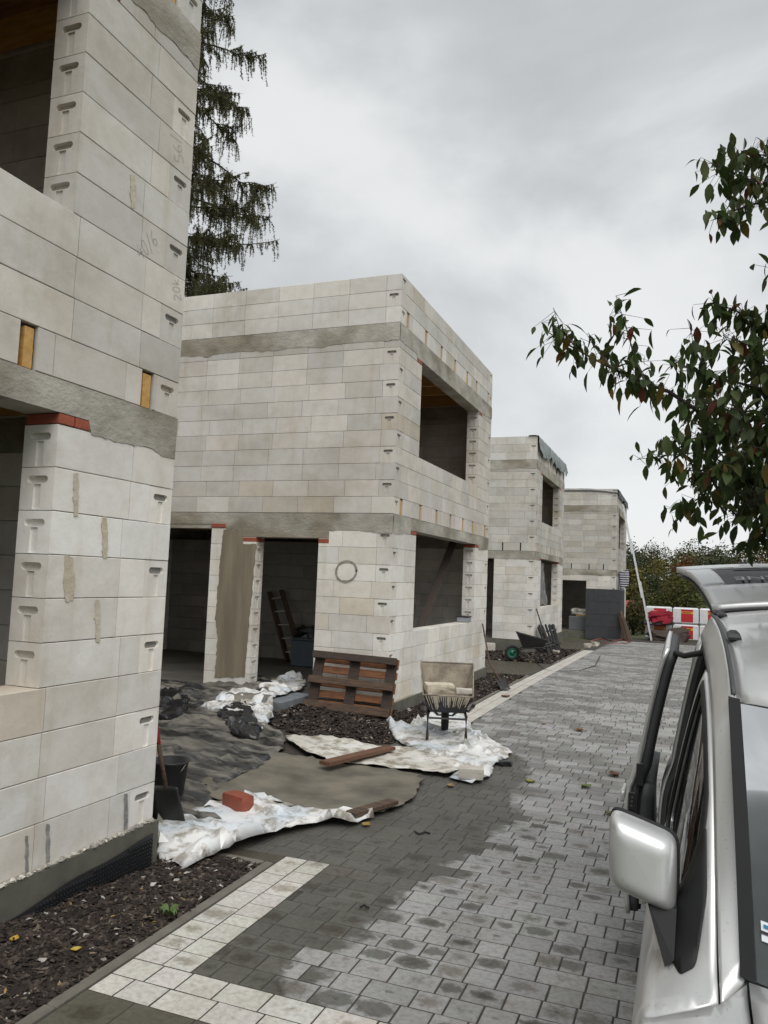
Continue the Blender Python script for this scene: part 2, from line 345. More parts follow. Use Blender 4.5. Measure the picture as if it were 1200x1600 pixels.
    L(mulc(t, dry, wc, wet, 'MIX'), b.inputs['Base Color'])
    L(mr(wet, 0, 1, .88, .55), b.inputs['Roughness'])
    bp = nn(t, 'ShaderNodeBump'); bp.inputs['Strength'].default_value = .45; bp.inputs['Distance'].default_value = .004; L(noise_(60, 5), bp.inputs['Height']); L(bp.outputs[0], b.inputs['Normal'])
    return m
M_PAV = pavermat('paver_stone', False); M_PAVJ = pavermat('paver_stone_joined', True)
pav = []      # (x0,x1,y0,y1,colour)
GAP = .009
def tint(c, v): k = 1+rnd(-v, v); return tuple(min(1, a*k*(1+rnd(-.015,.015))) for a in c)
GREY, WHITE, BROWN, MOSS = (.33,.33,.325), (.55,.535,.495), (.22,.20,.165), (.30,.29,.25)
def rows(xa, xb, ya, yb, c, pitch=.16, ws=(.12,.16,.16,.20,.24), v=.10):
    y = ya
    while y < yb-.05:
        x = xa - rnd(0, .12)
        while x < xb-.04:
            wd = random.choice(ws); x0 = max(x, xa); x1 = min(x+wd, xb)
            if x1-x0 > .05: pav.append((x0, x1, y, y+pitch, tint(c, v)))
            x += wd
        y += pitch
def cols(xa, n, cw, ya, yb, c):
    for i in range(n):
        y = ya
        while y < yb-.06:
            l = random.choice((.13,.165,.165,.2,.23)); l = min(l, yb-y)
            if yb-(y+l) < .08: l = yb-y
            pav.append((xa+i*cw, xa+(i+1)*cw, y, y+l, tint(c, .06))); y += l
Y0 = 3.395
cols(-2.56, 2, .168, Y0, 5.0, WHITE)                                   # pale border along the first bed
rows(-2.56, 2.6, Y0-.33, Y0, WHITE, .165, (.17,.20,.24,.26), .06)      # pale band across the road
rows(-2.56, 2.6, Y0-.33-.64, Y0-.335, MOSS, .32, (.32,.32), .1)
rows(-2.224, 2.6, Y0, Y0+.16*10, GREY)
rows(-3.2, -2.56, 4.86, 5.0, BROWN, .14)
rows(-3.2, 2.6, Y0+.16*10, Y0+.16*36, GREY)
ye = Y0+.16*36
cols(-3.08, 2, .165, ye, 26.5, (.52,.50,.46)); rows(-2.75, 2.6, ye, 33.5, GREY)
rows(-6.5, -3.14, 17.0, 20.2, BROWN, .2, (.2,.4,.3)); rows(-6.5, -3.1, 26.6, 32.4, BROWN, .2, (.2,.4,.3))
def pv_key(q):
    c = ((q[0]+q[1])/2, (q[2]+q[3])/2, 0); t = toimg(c)
    vis = t and -20 < t[0] < 1060 and t[1] < 1650 and not (c[0] > -.08 and c[1] < 5) and not (c[0] < -2.56 and c[1] > 5)
    if vis and 5.0 < c[1] < 7.2 and c[0] < -2.5: vis = False
    return (0 if vis else 1, Vector((c[0], c[1], -CAMH)).length)
pav.sort(key=pv_key)
PM = {}
def paver_mesh(w_, l_):
    k = (round(w_*200), round(l_*200))
    if k not in PM:
        a, b = w_/2-GAP/2, l_/2-GAP/2
        m = MB(); c = .003; vs = []
        for z, i in ((-.05,0),(-c,0),(0,c)):
            vs += [(-a+i,-b+i,z),(a-i,-b+i,z),(a-i,b-i,z),(-a+i,b-i,z)]
        fs = [(8,9,10,11)]+[(r*4+i, r*4+(i+1) % 4, r*4+4+(i+1) % 4, r*4+4+i) for r in range(2) for i in range(4)]
        m.add(vs, fs); PM[k] = m.mesh('paver', M_PAV)
    return PM[k]
for q in pav[:300]:
    o = link('paver', paver_mesh(q[1]-q[0], q[3]-q[2]), road, ((q[0]+q[1])/2, (q[2]+q[3])/2, slope(q[2])+rnd(-.001,.001)), (rnd(-.005,.005), rnd(-.005,.005), rnd(-.008,.008)))
    o.color = (*q[4], 1)
m = MB(); cl = []
for x0, x1, y0, y1, c in pav[300:]:
    g2 = GAP/2; z = slope((y0+y1)/2)+rnd(-.001,.001); i = .003; tx, ty = rnd(-.004,.004), rnd(-.004,.004)
    vs = []
    for zz, k in ((-.034,0),(-i,0),(0,i)):
        for sx_, sy_ in ((x0,y0),(x1,y0),(x1,y1),(x0,y1)):
            ix = (g2+k)*(1 if sx_ == x0 else -1); iy = (g2+k)*(1 if sy_ == y0 else -1)
            vs.append((sx_+ix, sy_+iy, z+zz+tx*(1 if sx_ == x0 else -1)*.3+ty*(1 if sy_ == y0 else -1)*.3))
    m.add(vs, [(8,9,10,11)]+[(r*4+j, r*4+(j+1) % 4, r*4+4+(j+1) % 4, r*4+4+j) for r in range(2) for j in range(4)]); cl += [(*c, 1)]*12
o = m.obj('paver_field', M_PAVJ, road, kind='stuff')
ca = o.data.color_attributes.new('tint', 'FLOAT_COLOR', 'POINT')
ca.data.foreach_set('color', [a for c in cl for a in c])

# ---- kerbs
def kerb(pts, label_n):
    """concrete edging laid in 1 m lengths"""
    root = link('kerb', None, None, (0,0,0)); root['kind'] = 'structure'
    for (ax, ay), (bx, by) in zip(pts[:-1], pts[1:]):
        d = math.hypot(bx-ax, by-ay); n = max(1, round(d/1.0)); ang = math.atan2(by-ay, bx-ax)
        for i in range(n):
            l = d/n; cx, cy = ax+(bx-ax)*(i+.5)/n, ay+(by-ay)*(i+.5)/n
            MB().bbox(-l/2+.003, l/2-.003, -.03, .03, -.12, .014+rnd(-.003,.003), .007).obj('kerb_stone', M_KERB, root, loc=(cx, cy, slope(cy))).rotation_euler = (rnd(-.01,.01), slope(cy+1)-slope(cy), ang)
    return root
kerb([(-2.594, 1.9), (-2.594, 4.83)], 1); kerb([(-3.25, 4.80), (-2.63, 4.80)], 2)
kerb([(-3.115, 9.2), (-3.115, 16.9)], 3); kerb([(-3.115, 20.3), (-3.115, 26.5)], 4)
# ---- planting beds with bark mulch
def bed(poly, seed, zb=.0, n=5000, size=1.0):
    xs_ = [p[0] for p in poly]; ys_ = [p[1] for p in poly]; x0, x1, y0, y1 = min(xs_), max(xs_), min(ys_), max(ys_)
    hz = lambda x, y: gz(x, y)+zb+.022*fbm(x*2.2+seed, y*2.2)+.01*fbm(x*9, y*9)
    st = .12 if y1-y0 < 4 else .2
    pts = [(x, y) for x in frange(x0, x1, st) for y in frange(y0, y1, st) if inpoly(x, y, poly)] 
    bd = []
    for i in range(len(poly)):
        a, b = poly[i-1], poly[i]; k = max(1, int(math.hypot(a[0]-b[0], a[1]-b[1])/st)); bd += [(a[0]+(b[0]-a[0])*j/k, a[1]+(b[1]-a[1])*j/k) for j in range(k)]
    r = delaunay_2d_cdt([Vector(p) for p in bd+pts], [], [list(range(len(bd)))], 1, 1e-4)
    MB().add([(v.x, v.y, hz(v.x, v.y)) for v in r[0]], r[2]).obj('planting_bed', M_SOIL, smooth=True, kind='structure')
    m = MB(); rr = random.Random(seed); k = 0
    while k < n:
        x, y = rr.uniform(x0, x1), rr.uniform(y0, y1)
        if not inpoly(x, y, poly): continue
        k += 1; l = rr.uniform(.010, .042)*size; wd = l*rr.uniform(.25,.6); t = rr.uniform(.002,.007)
        if rr.random() < .03: l, wd, t = rr.uniform(.02,.04)*size, .016*size, .012
        M = Matrix.Translation((x, y, hz(x, y)+rr.uniform(0,.014))) @ Matrix.Rotation(rr.uniform(0,6.3),4,'Z') @ Matrix.Rotation(rr.uniform(-.5,.5),4,'X') @ Matrix.Rotation(rr.uniform(-.5,.5),4,'Y')
        b_ = rr.uniform(.3,.9)
        m.add([M @ Vector(p) for p in ((-l,-wd*b_,0),(l*.3,-wd,t*.4),(l,wd*.2,0),(l*.2,wd,-t*.3),(-l*.8,wd*.7,0),(0,0,t*1.6))], [(0,1,5),(1,2,5),(2,3,5),(3,4,5),(4,0,5)])
    o = m.obj('bark_mulch', M_CHIP, kind='stuff'); return o
b1 = bed([(-3.24,1.8),(-2.63,1.8),(-2.63,4.76),(-3.24,4.76)], 3, .004, 15000, .85)
tag(b1, 'dark bark mulch beside the nearest house wall behind the kerb', 'mulch')
b2 = bed([(-5.0,8.7),(-4.0,8.2),(-3.15,8.9),(-3.15,10.3),(-5.0,10.34)], 5, .0, 6000, 1.2)
tag(b2, 'dark bark mulch in front of the leaning pallet', 'mulch')
b3 = bed([(-3.85,10.36),(-3.15,10.3),(-3.15,16.9),(-3.85,16.9)], 8, .0, 6000, 1.3)
tag(b3, 'bark mulch strip along the road wall of the second house', 'mulch')
b4 = bed([(-6.4,20.3),(-3.15,20.3),(-3.15,26.4),(-4.2,26.4),(-4.2,23.6),(-6.4,23.6)], 11, .0, 6000, 2.0)
tag(b4, 'leaf strewn mulch around the corner of the third house', 'mulch')

# ================================================================== THE HOUSES (aerated concrete blocks)
CRS, T = .242, .24
B1, ST, B2 = .25, .11, .26
ZU = 10*CRS+B1; ZS = ZU+10*CRS; ZB2 = ZS+ST; ZP = ZB2+B2; ZTOP = ZP+3*CRS
DEP = 5.76; WID = 7.0
JOIST = (.32, 1.20, 2.05, 2.89, 3.72, 4.44, 5.43)
JG = .004
BM = {}
def cap_geo(t_, h_, pocket):
    """one end face of a block in (y,z): chamfered outline, optional grip hole with the groove under it -> (pts(y,z,depth), tris)"""
    c = .003; a, b = t_/2, h_/2
    out_ = [(-a+c,-b),(a-c,-b),(a,-b+c),(a,b-c),(a-c,b),(-a+c,b),(-a,b-c),(-a,-b+c)]
    if not pocket or h_ < .2: return [(y, z, 0) for y, z in out_], [tuple(range(8))]
    st_ = []; pw, ph, zc = .052, .021, b-.066
    for k in range(10):
        an = -PI/2 + PI*k/9; st_.append((pw+ph*math.cos(an), zc+ph*math.sin(an)))
    for k in range(10):
        an = PI/2 + PI*k/9; st_.append((-pw+ph*math.cos(an), zc+ph*math.sin(an)))
    gr = [(-.026,-b+.004),(.026,-b+.004),(.026,zc-ph-.006),(-.026,zc-ph-.006)]
    P = [Vector(p) for p in out_+st_+gr]; n0 = 8
    E_ = [(i, (i+1) % 8) for i in range(8)]+[(8+i, 8+(i+1) % 20) for i in range(20)]+[(28+i, 28+(i+1) % 4) for i in range(4)]
    r = delaunay_2d_cdt(P, E_, [], 0, 1e-6)
    pts, tr, idx = [], [], {}
    stp = st_
    def dep(q): return .034 if inpoly(q[0], q[1], stp) else (.010 if inpoly(q[0], q[1], gr) else 0)
    def vi(i, d):
        if (i, d) not in idx: idx[(i, d)] = len(pts); pts.append((r[0][i].x, r[0][i].y, d))
        return idx[(i, d)]
    ed = {}
    for f in r[2]:
        cx = sum(r[0][i].x for i in f)/len(f); cz = sum(r[0][i].y for i in f)/len(f)
        if not inpoly(cx, cz, out_): continue
        d = dep((cx, cz)); tr.append(tuple(vi(i, d) for i in f))
        for i in range(len(f)): ed.setdefault(tuple(sorted((f[i], f[(i+1) % len(f)]))), []).append(d)
    for (i, j), ds in ed.items():
        if len(ds) == 2 and ds[0] != ds[1]: tr.append((vi(i, ds[0]), vi(j, ds[0]), vi(j, ds[1]), vi(i, ds[1])))
    return pts, tr
CAPS = {}
def block_geo(l, h, pa, pb):
    """verts/faces of one block centred on its middle, length along x"""
    vs, fs = [], []; rings = []
    for sgn, p in ((-1, pa), (1, pb)):
        k = (round(h*1000), p)
        if k not in CAPS: CAPS[k] = cap_geo(T, h, p)
        pts, tr = CAPS[k]; b = len(vs)
        vs += [(sgn*(l/2-d), y, z) for y, z, d in pts]; fs += [tuple(i+b for i in (f if sgn > 0 else f[::-1])) for f in tr]
        c = .003; a, hh = T/2, h/2; rb = len(vs)
        vs += [(sgn*l/2, y, z) for y, z in [(-a+c,-hh),(a-c,-hh),(a,-hh+c),(a,hh-c),(a-c,hh),(-a+c,hh),(-a,hh-c),(-a,-hh+c)]]; rings.append(rb)
    for i in range(8):
        j = (i+1) % 8; fs.append((rings[0]+i, rings[0]+j, rings[1]+j, rings[1]+i))
    return vs, fs
def block_mesh(l, h, pa, pb):
    k = (round(l*500), round(h*500), pa, pb)
    if k not in BM:
        m = MB(); m.add(*block_geo(k[0]/500, k[1]/500, pa, pb)); BM[k] = m.mesh('block', M_BLOCK, fix=True)
    return BM[k]
def split(segs, a, b):
    o = []
    for s0, s1 in segs:
        if b <= s0 or a >= s1: o.append((s0, s1)); continue
        if a-s0 > .02: o.append((s0, a))
        if s1-b > .02: o.append((b, s1))
    return o
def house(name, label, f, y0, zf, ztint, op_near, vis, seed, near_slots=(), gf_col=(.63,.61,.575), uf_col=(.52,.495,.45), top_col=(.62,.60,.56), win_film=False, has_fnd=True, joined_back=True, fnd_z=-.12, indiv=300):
    """f: plane of the road wall, y0: near wall plane, zf: top of the plinth; op_near: openings of the near wall in u (distance from the road corner)"""
    rr = random.Random(seed)
    H = thing(name, label, 'house', (0,0,0), group='row of unfinished block houses')
    win = [(1.035, 4.69, 4*CRS, 10*CRS+.06), (1.035, 4.69, ZU+4*CRS, ZS+.06)]
    walls = {'road': dict(n=DEP, op=win), 'near': dict(n=WID, op=op_near), 'far': dict(n=WID, op=[]), 'back': dict(n=DEP, op=[])}
    courses = [(i*CRS, CRS, i, 'gf') for i in range(10)]+[(ZU+i*CRS, CRS, i, 'uf') for i in range(10)]+[(ZS, ST, 1, 'st')]+[(ZP+i*CRS, CRS, i, 'pa') for i in range(3)]
    blocks = []
    for wn, wl in walls.items():
        for z, h, par, zone in courses:
            through = (par % 2 == 1) if wn in ('road', 'back') else (par % 2 == 0)
            a, b = (0, wl['n']) if through else (T, wl['n']-T)
            segs = [(a, b)]; edges = set()
            for o0, o1, oz0, oz1 in wl['op']:
                if z+h*.5 > oz0 and z+h*.5 < oz1:
                    segs = split(segs, o0, o1); edges |= {round(o0, 3), round(o1, 3)}
            sl = []
            if wn == 'road' and par == 0 and zone in ('uf', 'pa'):
                sl = [(j-.06, j+.06) for j in JOIST]
            if wn == 'near' and par == 0 and zone == 'uf': sl = [(u-.02, u+.02) for u in near_slots]
            for s0, s1 in sl: segs = split(segs, s0, s1)
            for s0, s1 in segs:
                off = (T if not through else 0)+(.0 if par % 2 else .295)+rr.choice((-.06, 0, 0, .05))
                js = [s0]; k = math.ceil((s0-off)/.593); u = off+k*.593
                while u < s1-.11:
                    if u-js[-1] > .11: js.append(u)
                    u += .593
                js.append(s1)
                for p, q in zip(js[:-1], js[1:]):
                    pa = (p == s0 and ((through and p < .001) or round(p, 3) in edges)); pb = (q == s1 and ((through and q > wl['n']-.001) or round(q, 3) in edges))
                    blocks.append((wn, p, q, z, h, zone, pa, pb, par))
    def place(wn, u, z):
        if wn == 'road': return Vector((f-T/2, y0+u, zf+z)), PI/2
        if wn == 'back': return Vector((f-WID+T/2, y0+u, zf+z)), PI/2
        if wn == 'near': return Vector((f-u, y0+T/2, zf+z)), PI
        return Vector((f-u, y0+DEP-T/2, zf+z)), PI
    items = []
    for wn, p, q, z, h, zone, pa, pb, par in blocks:
        loc, rz = place(wn, (p+q)/2, z+h/2)
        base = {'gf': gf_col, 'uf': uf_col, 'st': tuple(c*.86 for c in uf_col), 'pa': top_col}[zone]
        k = 1+rr.uniform(-.13,.09); wm = rr.uniform(-.02,.02)
        c = (base[0]*k*(1+wm), base[1]*k, base[2]*k*(1-wm))
        if rr.random() < .05: c = (c[0]*.93, c[1]*.9, c[2]*.84)
        v = vis(wn, loc); items.append((0 if v else 1, (loc-CAM).length, wn, loc, rz, q-p-JG, h-JG, pa, pb, c))
    items.sort(key=lambda t: t[:2])
    wparts = {'road': link('road_wall', None, H)}
    for wn_, nm_ in (('near','side_wall'), ('far','far_wall')):
        if any(t_[0] == 0 and t_[2] == wn_ for t_ in items): wparts[wn_] = link(nm_, None, H)
    mj = MB(); cj = []; nind = 0
    for it in items:
        v, d, wn, loc, rz, l, h, pa, pb, c = it
        jit = rr.uniform(0,.002); n = {'road': Vector((1,0,0)), 'near': Vector((0,-1,0)), 'far': Vector((0,1,0)), 'back': Vector((-1,0,0))}[wn]
        if v == 0 and nind < indiv and wn in wparts:
            o = link('block', block_mesh(l, h, pa, pb), wparts[wn], loc+n*jit, (rr.uniform(-.003,.003), 0, rz+rr.uniform(-.002,.002))); o.color = (*c, 1); nind += 1
        else:
            M = Matrix.Translation(loc) @ Matrix.Rotation(rz, 4, 'Z'); vs, fs = block_geo(l, h, pa, pb)
            mj.add([M @ Vector(p) for p in vs], fs); cj += [(*c, 1)]*len(vs)
    o = mj.obj('block_mass', M_BLOCKS, H, fix=True, kind='stuff')
    ca = o.data.color_attributes.new('tint', 'FLOAT_COLOR', 'POINT'); ca.data.foreach_set('color', [a for c in cj for a in c])
    # mortar core seen in the joints
    m = MB(); i = .022
    def core(wn, u0, u1, z0, z1):
        if u1-u0 < .06: return
        if wn in ('road','back'):
            xx = f if wn == 'road' else f-WID+T; m.box(xx-T+i, xx-i, y0+u0+i, y0+u1-i, zf+z0, zf+z1)
        else:
            yy = y0 if wn == 'near' else y0+DEP-T; m.box(f-u1+i, f-u0-i, yy+i, yy+T-i, zf+z0, zf+z1)
    for wn, wl in walls.items():
        a, b = (0, wl['n']) if wn in ('road','back') else (T, wl['n']-T)
        for z0, z1 in ((.01, 10*CRS-.005), (ZU+CRS+.01, ZS-.005), (ZP+CRS+.005, ZTOP-.02)):
            segs = [(a, b)]
            for o0, o1, oz0, oz1 in wl['op']:
                if oz0 < z1-.05 and oz1 > z0+.05:
                    segs = split(segs, o0-.05, o1+.05)
                    if oz0 > z0+.1: core(wn, o0-.04, o1+.04, z0, oz0-.012)
                    if oz1 < z1-.1: core(wn, o0-.04, o1+.04, oz1+.02, z1)
            for s0, s1 in segs: core(wn, s0, s1, z0, z1)
    m.obj('mortar_core', M_MORTAR, H)
    # ring beams with drips on the lower edge
    def band(z0, z1, nm, openz, sd):
        B = link(nm, None, H)
        m = MB()
        m.box(f-WID+.003, f-.003, y0+.003, y0+T, zf+z0, zf+z1-.002).box(f-WID+.003, f-.003, y0+DEP-T, y0+DEP-.003, zf+z0, zf+z1-.002)
        for xx in (f-T, f-WID):
            segs = [(T+.001, DEP-T-.001)]
            if xx == f-T:
                segs = split(segs, 1.035-.14, 4.69+.14); m.box(xx+.003, f-.003, y0+1.035-.137, y0+4.69+.137, zf+openz, zf+z1-.002)
            for s0, s1 in segs: m.box(xx+.003, xx+T-.003, y0+s0, y0+s1, zf+z0, zf+z1-.002)
        m.obj('beam_core', M_CONC, B)
        def skin(n, isop, P, lbl):
            st = .03; cnt = int(n/st); rowsn = 5
            def fn(uu, vv):
                u = uu*n; dr = 0
                if not isop(u): dr = max(0, .05*fbm(u*1.4+sd, z0)+.025*fbm(u*7+sd, 3)+.012*abs(fbm(u*24, 1))+.012)
                lo = (openz if isop(u) else z0)-dr; z = lo+(z1-.004-lo)*vv
                edge = min(1, vv*3)
                return P(u, .004+.005*edge*(.6+fbm(u*5+sd, z*5))+.004*abs(fbm(u*22, z*22)), zf+z)
            MB().grid(fn, cnt, rowsn).obj('beam_face', M_CONC, B, smooth=True)
        skin(DEP, lambda u: 1.035-.26 < u < 4.69+.26, lambda u, d, z: (f+d, y0+u, z), 'road')
        def nop(u): return any(o0-.26 < u < o1+.26 and oz1 > z0-.01 and oz0 < z0 for o0, o1, oz0, oz1 in op_near)
        skin(WID, nop, lambda u, d, z: (f-u, y0-d, z), 'near')
        return B
    band(10*CRS, ZU, 'ring_beam', 10*CRS+.065, seed*3.1); band(ZB2, ZP, 'roof_ring_beam', ZB2-.045, seed*5.3)
    # clay bricks under the lintel ends
    for zb in (10*CRS, ZS):
        h = .062 if zb < 3 else .062
        for u0, u1 in ((1.035-.25, 1.035-.125), (1.035-.12, 1.035-.0), (4.69, 4.69+.12), (4.69+.125, 4.69+.25)):
            MB().bbox(f-T+.004, f+.004, y0+u0+.003, y0+u1-.003, zf+zb+.003, zf+zb+h, .004).obj('clay_brick', M_BRICK, H)
    # joists, their felt wrap, boards above
    for zb, nm in ((ZU, 'floor'), (ZP, 'roof')):
        for j in JOIST:
            MB().box(f-WID+.3, f-.006+rr.uniform(-.012,.004), y0+j-.03+rr.uniform(-.012,.012), y0+j+.04, zf+zb+.004, zf+zb+.222).obj('joist', M_WOOD, H)
            MB().box(f-T-.05, f-.035, y0+j-.057, y0+j-.048, zf+zb+.003, zf+zb+.236).box(f-T-.05, f-.02, y0+j+.047, y0+j+.057, zf+zb+.003, zf+zb+.236).box(f-T-.05, f-.03, y0+j-.046, y0+j+.046, zf+zb+.226, zf+zb+.235).obj('felt_wrap', M_FELT, H)
        y = y0+T+.01
        while y < y0+DEP-T-.02:
            ww = min(.145, y0+DEP-T-.01-y); MB().box(f-WID+T+.01, f-T-.01, y+.002, y+ww-.002, zf+zb+.224, zf+zb+.247).obj('ceiling_board', M_BOARD, H); y += .145
    # floor slab and inner partition of blocks
    MB().box(f-WID+T, f-T, y0+T, y0+DEP-T, zf-.1, zf+.012).obj('floor_slab', M_FLOOR, H)
    m = MB(); cc = []
    for zbase, nz in ((.012, 10), (ZU+.25, 9)):
        for k in range(nz):
            u = -.3 if k % 2 else -.02
            while u < 5.0:
                a, b = max(u, 0), min(u+.593, 5.0)
                if b-a > .05:
                    M = Matrix.Translation((f-WID+T+.01+(a+b)/2, y0+4.3, zf+zbase+k*CRS+CRS/2)); vs, fs = block_geo(b-a-JG, CRS-JG, False, False)
                    m.add([M @ Vector(p) for p in vs], fs); c_ = rr.uniform(.26,.33); cc += [(c_, c_*.96, c_*.9, 1)]*len(vs)  # same blocks tinted darker: indoor shade put into their colour
                u += .593
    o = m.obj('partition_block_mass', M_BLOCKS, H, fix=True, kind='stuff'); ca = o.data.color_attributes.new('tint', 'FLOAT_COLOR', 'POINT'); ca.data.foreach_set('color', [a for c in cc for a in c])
    # plinth, openings of the near wall reach the slab
    if has_fnd:
        m = MB()
        def pl(uu, vv): return (f+.018+.004*fbm(uu*30, vv*6), y0+DEP*uu, zf+fnd_z*0-.012-(.55)*(1-vv)+.0)
        m.box(f-WID-.03, f+.03, y0-.03, y0+DEP+.03, zf-.6, zf-.008)
        m.obj('plinth', M_CONCD, H)
        # rough mortar bed squeezed out under the first course
        def mb_(P, n, sd): 
            g = MB()
            def fn(uu, vv):
                u = uu*n; r_ = .012+.012*abs(fbm(u*6+sd, 0))+.010*fbm(u*25, sd); a = PI*vv
                return P(u, max(.002, r_*(math.sin(a)*1.3)), zf-.006+(.5-vv)*-.03+.006*fbm(u*18, vv*3))
            g.grid(fn, int(n/.025), 5).obj('mortar_bed', M_CONC, H, smooth=True)
        mb_(lambda u, d, z: (f+d, y0+u, z), DEP, seed)
    return H
def uvis(lo_x=-99, lo_y=-99):
    def v(wn, loc):
        if wn == 'road': return loc.y > lo_y
        if wn == 'near': return loc.x > lo_x
        return False
    return v
PX1 = dict(f=-3.258, y0=-1.335, zf=.30); PX2 = dict(f=-3.871, y0=10.387, zf=.184); PX3 = dict(f=-4.223, y0=23.665, zf=.248); PX4 = dict(f=-2.753, y0=35.0, zf=-.018)
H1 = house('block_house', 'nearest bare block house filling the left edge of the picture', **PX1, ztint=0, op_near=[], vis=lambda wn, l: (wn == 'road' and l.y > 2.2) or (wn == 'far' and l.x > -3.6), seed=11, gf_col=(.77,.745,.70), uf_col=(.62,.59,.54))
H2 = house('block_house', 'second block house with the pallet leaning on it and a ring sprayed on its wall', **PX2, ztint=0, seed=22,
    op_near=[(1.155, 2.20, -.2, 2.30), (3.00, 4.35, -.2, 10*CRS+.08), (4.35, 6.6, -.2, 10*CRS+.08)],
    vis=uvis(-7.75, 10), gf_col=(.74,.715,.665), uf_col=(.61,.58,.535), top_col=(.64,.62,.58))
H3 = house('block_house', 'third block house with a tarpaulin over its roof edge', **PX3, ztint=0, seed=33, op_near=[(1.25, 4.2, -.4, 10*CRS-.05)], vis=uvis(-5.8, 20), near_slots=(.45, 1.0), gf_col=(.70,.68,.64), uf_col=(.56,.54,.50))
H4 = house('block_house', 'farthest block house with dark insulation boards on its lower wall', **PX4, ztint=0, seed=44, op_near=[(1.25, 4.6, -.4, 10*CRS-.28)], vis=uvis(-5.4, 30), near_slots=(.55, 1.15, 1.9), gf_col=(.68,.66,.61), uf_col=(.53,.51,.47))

# ------------------------------------------------------------------ marks and fittings on the houses
def patch(pts, n, d, name, mat, parent, jag=.01, step=.03, thick=.003):
    """flat irregular patch standing d proud of a wall; pts are world points in the wall plane, n the wall normal"""
    out_ = []; n = Vector(n)
    for i in range(len(pts)):
        a, b = Vector(pts[i]), Vector(pts[(i+1) % len(pts)]); k = max(1, int((b-a).length/step))
        for j in range(k):
            p = a.lerp(b, j/k); t = (b-a).normalized().cross(n); out_.append(p+t*jag*(fbm(p.y*21+p.x*17, p.z*21)+.5*fbm(p.y*70, p.z*70, 4)))
    m = MB(); k = len(out_)
    m.add([p+n*(d+thick) for p in out_]+[p+n*d for p in out_], [(i, (i+1) % k, k+(i+1) % k, k+i) for i in range(k)])
    ex = n.cross(Vector((0,0,1))).normalized(); P2 = [Vector((p.dot(ex), p.z)) for p in out_]
    r = delaunay_2d_cdt(P2, [], [list(range(k))], 1, 1e-5); b0 = len(m.v)
    o = out_[0]
    m.add([o+ex*(q.x-P2[0].x)+Vector((0,0,q.y-P2[0].y))+n*(d+thick) for q in r[0]], r[2])
    return m.obj(name, mat, parent, fix=True)
F1, F2, F3, F4 = -3.258, -3.871, -4.223, -2.753
def smear(u, v, w_, h_, mat=M_SMEAR):
    q = [px(u+w_*a, v+h_*b, F1) for a, b in ((-.4,-.5),(.35,-.5),(.5,-.1),(.35,.5),(-.35,.5),(-.5,.05))]
    patch(q, (1,0,0), .004, 'glue_smear' if mat is M_SMEAR else 'mortar_smear', mat, H1, .012 if mat is M_SMEAR else .006, .015, .002)
for a in ((118,773,9,66),(163,840,9,66),(107,905,17,70),(152,970,9,66),(207,300,9,50)): smear(*a)
for a in ((41,1335,5,58),(74,1318,6,60),(196,1270,6,60)): smear(*a, mat=M_GREYSM)
STROKES = {'5': [[(.55,1),(.1,1),(.08,.58),(.45,.6),(.55,.3),(.35,.02),(.05,.1)]], '6': [[(.5,1),(.2,.7),(.08,.3),(.25,.02),(.5,.15),(.5,.4),(.25,.48),(.1,.32)]],
  '/': [[(.1,-.15),(.5,1.1)]], '4': [[(.35,1),(.05,.4),(.6,.4)],[(.42,.7),(.4,0)]], '0': [[(.3,1),(.08,.6),(.15,.1),(.35,0),(.52,.4),(.45,.9),(.3,1)]],
  '2': [[(.08,.8),(.3,1),(.5,.8),(.35,.4),(.05,0),(.55,.05)]], 'k': [[(.12,1),(.1,0)],[(.5,.65),(.12,.35),(.5,0)]]}
def scribble(txt, u, v, size, ang, parent):
    c = px(u, v, F1); m = MB(); ca, sa = math.cos(ang), math.sin(ang)
    for i, ch in enumerate(txt):
        for st_ in STROKES[ch]:
            P = []
            for (a, b), (a2, b2) in zip(st_[:-1], st_[1:]):
                P += [(a+(a2-a)*k/4, b+(b2-b)*k/4) for k in range(4)]
            P.append(st_[-1])
            pts = []
            for a, b in P:
                X_, Y_ = (a+i*.62-len(txt)*.31)*size+rnd(-.002,.002), (b-.5)*size; pts.append((F1+.0045, c.y+X_*ca-Y_*sa, c.z+X_*sa+Y_*ca))
            for p, q in zip(pts[:-1], pts[1:]):
                d = Vector(q)-Vector(p)
                if d.length < 1e-5: continue
                n_ = Vector((1,0,0)).cross(d).normalized()*.0014
                m.add([Vector(p)-n_, Vector(q)-n_, Vector(q)+n_, Vector(p)+n_], [(0,1,2,3)])
    m.obj('pencil_number', M_CHALK, parent)
scribble('56/', 277, 232, .10, 1.95, H1); scribble('40/6', 229, 383, .10, .85, H1); scribble('20k', 275, 452, .085, 1.9, H1)
# dimpled membrane along the first plinth
fr = px(235, 1300, F1+.02)
mem = MB()
def mtop(y): return .225-.15*min(1, max(0, (4.36-y)/1.6))**1.2+.008*math.sin(y*9)
y = 1.9
while y < 4.385:
    z = -.05
    while z < mtop(y)-.02:
        if z > -.03 or True:
            xx = F1+.041; r_ = .0092
            mem.add([(xx,y-r_,z-r_),(xx,y+r_,z-r_),(xx,y+r_,z+r_),(xx,y-r_,z+r_),(xx+.014,y-.004,z-.004),(xx+.014,y+.004,z-.004),(xx+.014,y+.004,z+.004),(xx+.014,y-.004,z+.004)], [(0,1,5,4),(1,2,6,5),(2,3,7,6),(3,0,4,7),(4,5,6,7)])
        z += .024
    y += .024
mt = thing('dimpled_membrane', 'black dimpled plastic membrane along the plinth of the nearest house', 'membrane', (0,0,0))
def mf(uu, vv): y = 1.9+2.49*uu; t = mtop(y)-.004; return (F1+.041+(.025*(1-min(1,max(0,(4.36-y)/1.6))))*0, y, -.06+(t+.06)*vv)
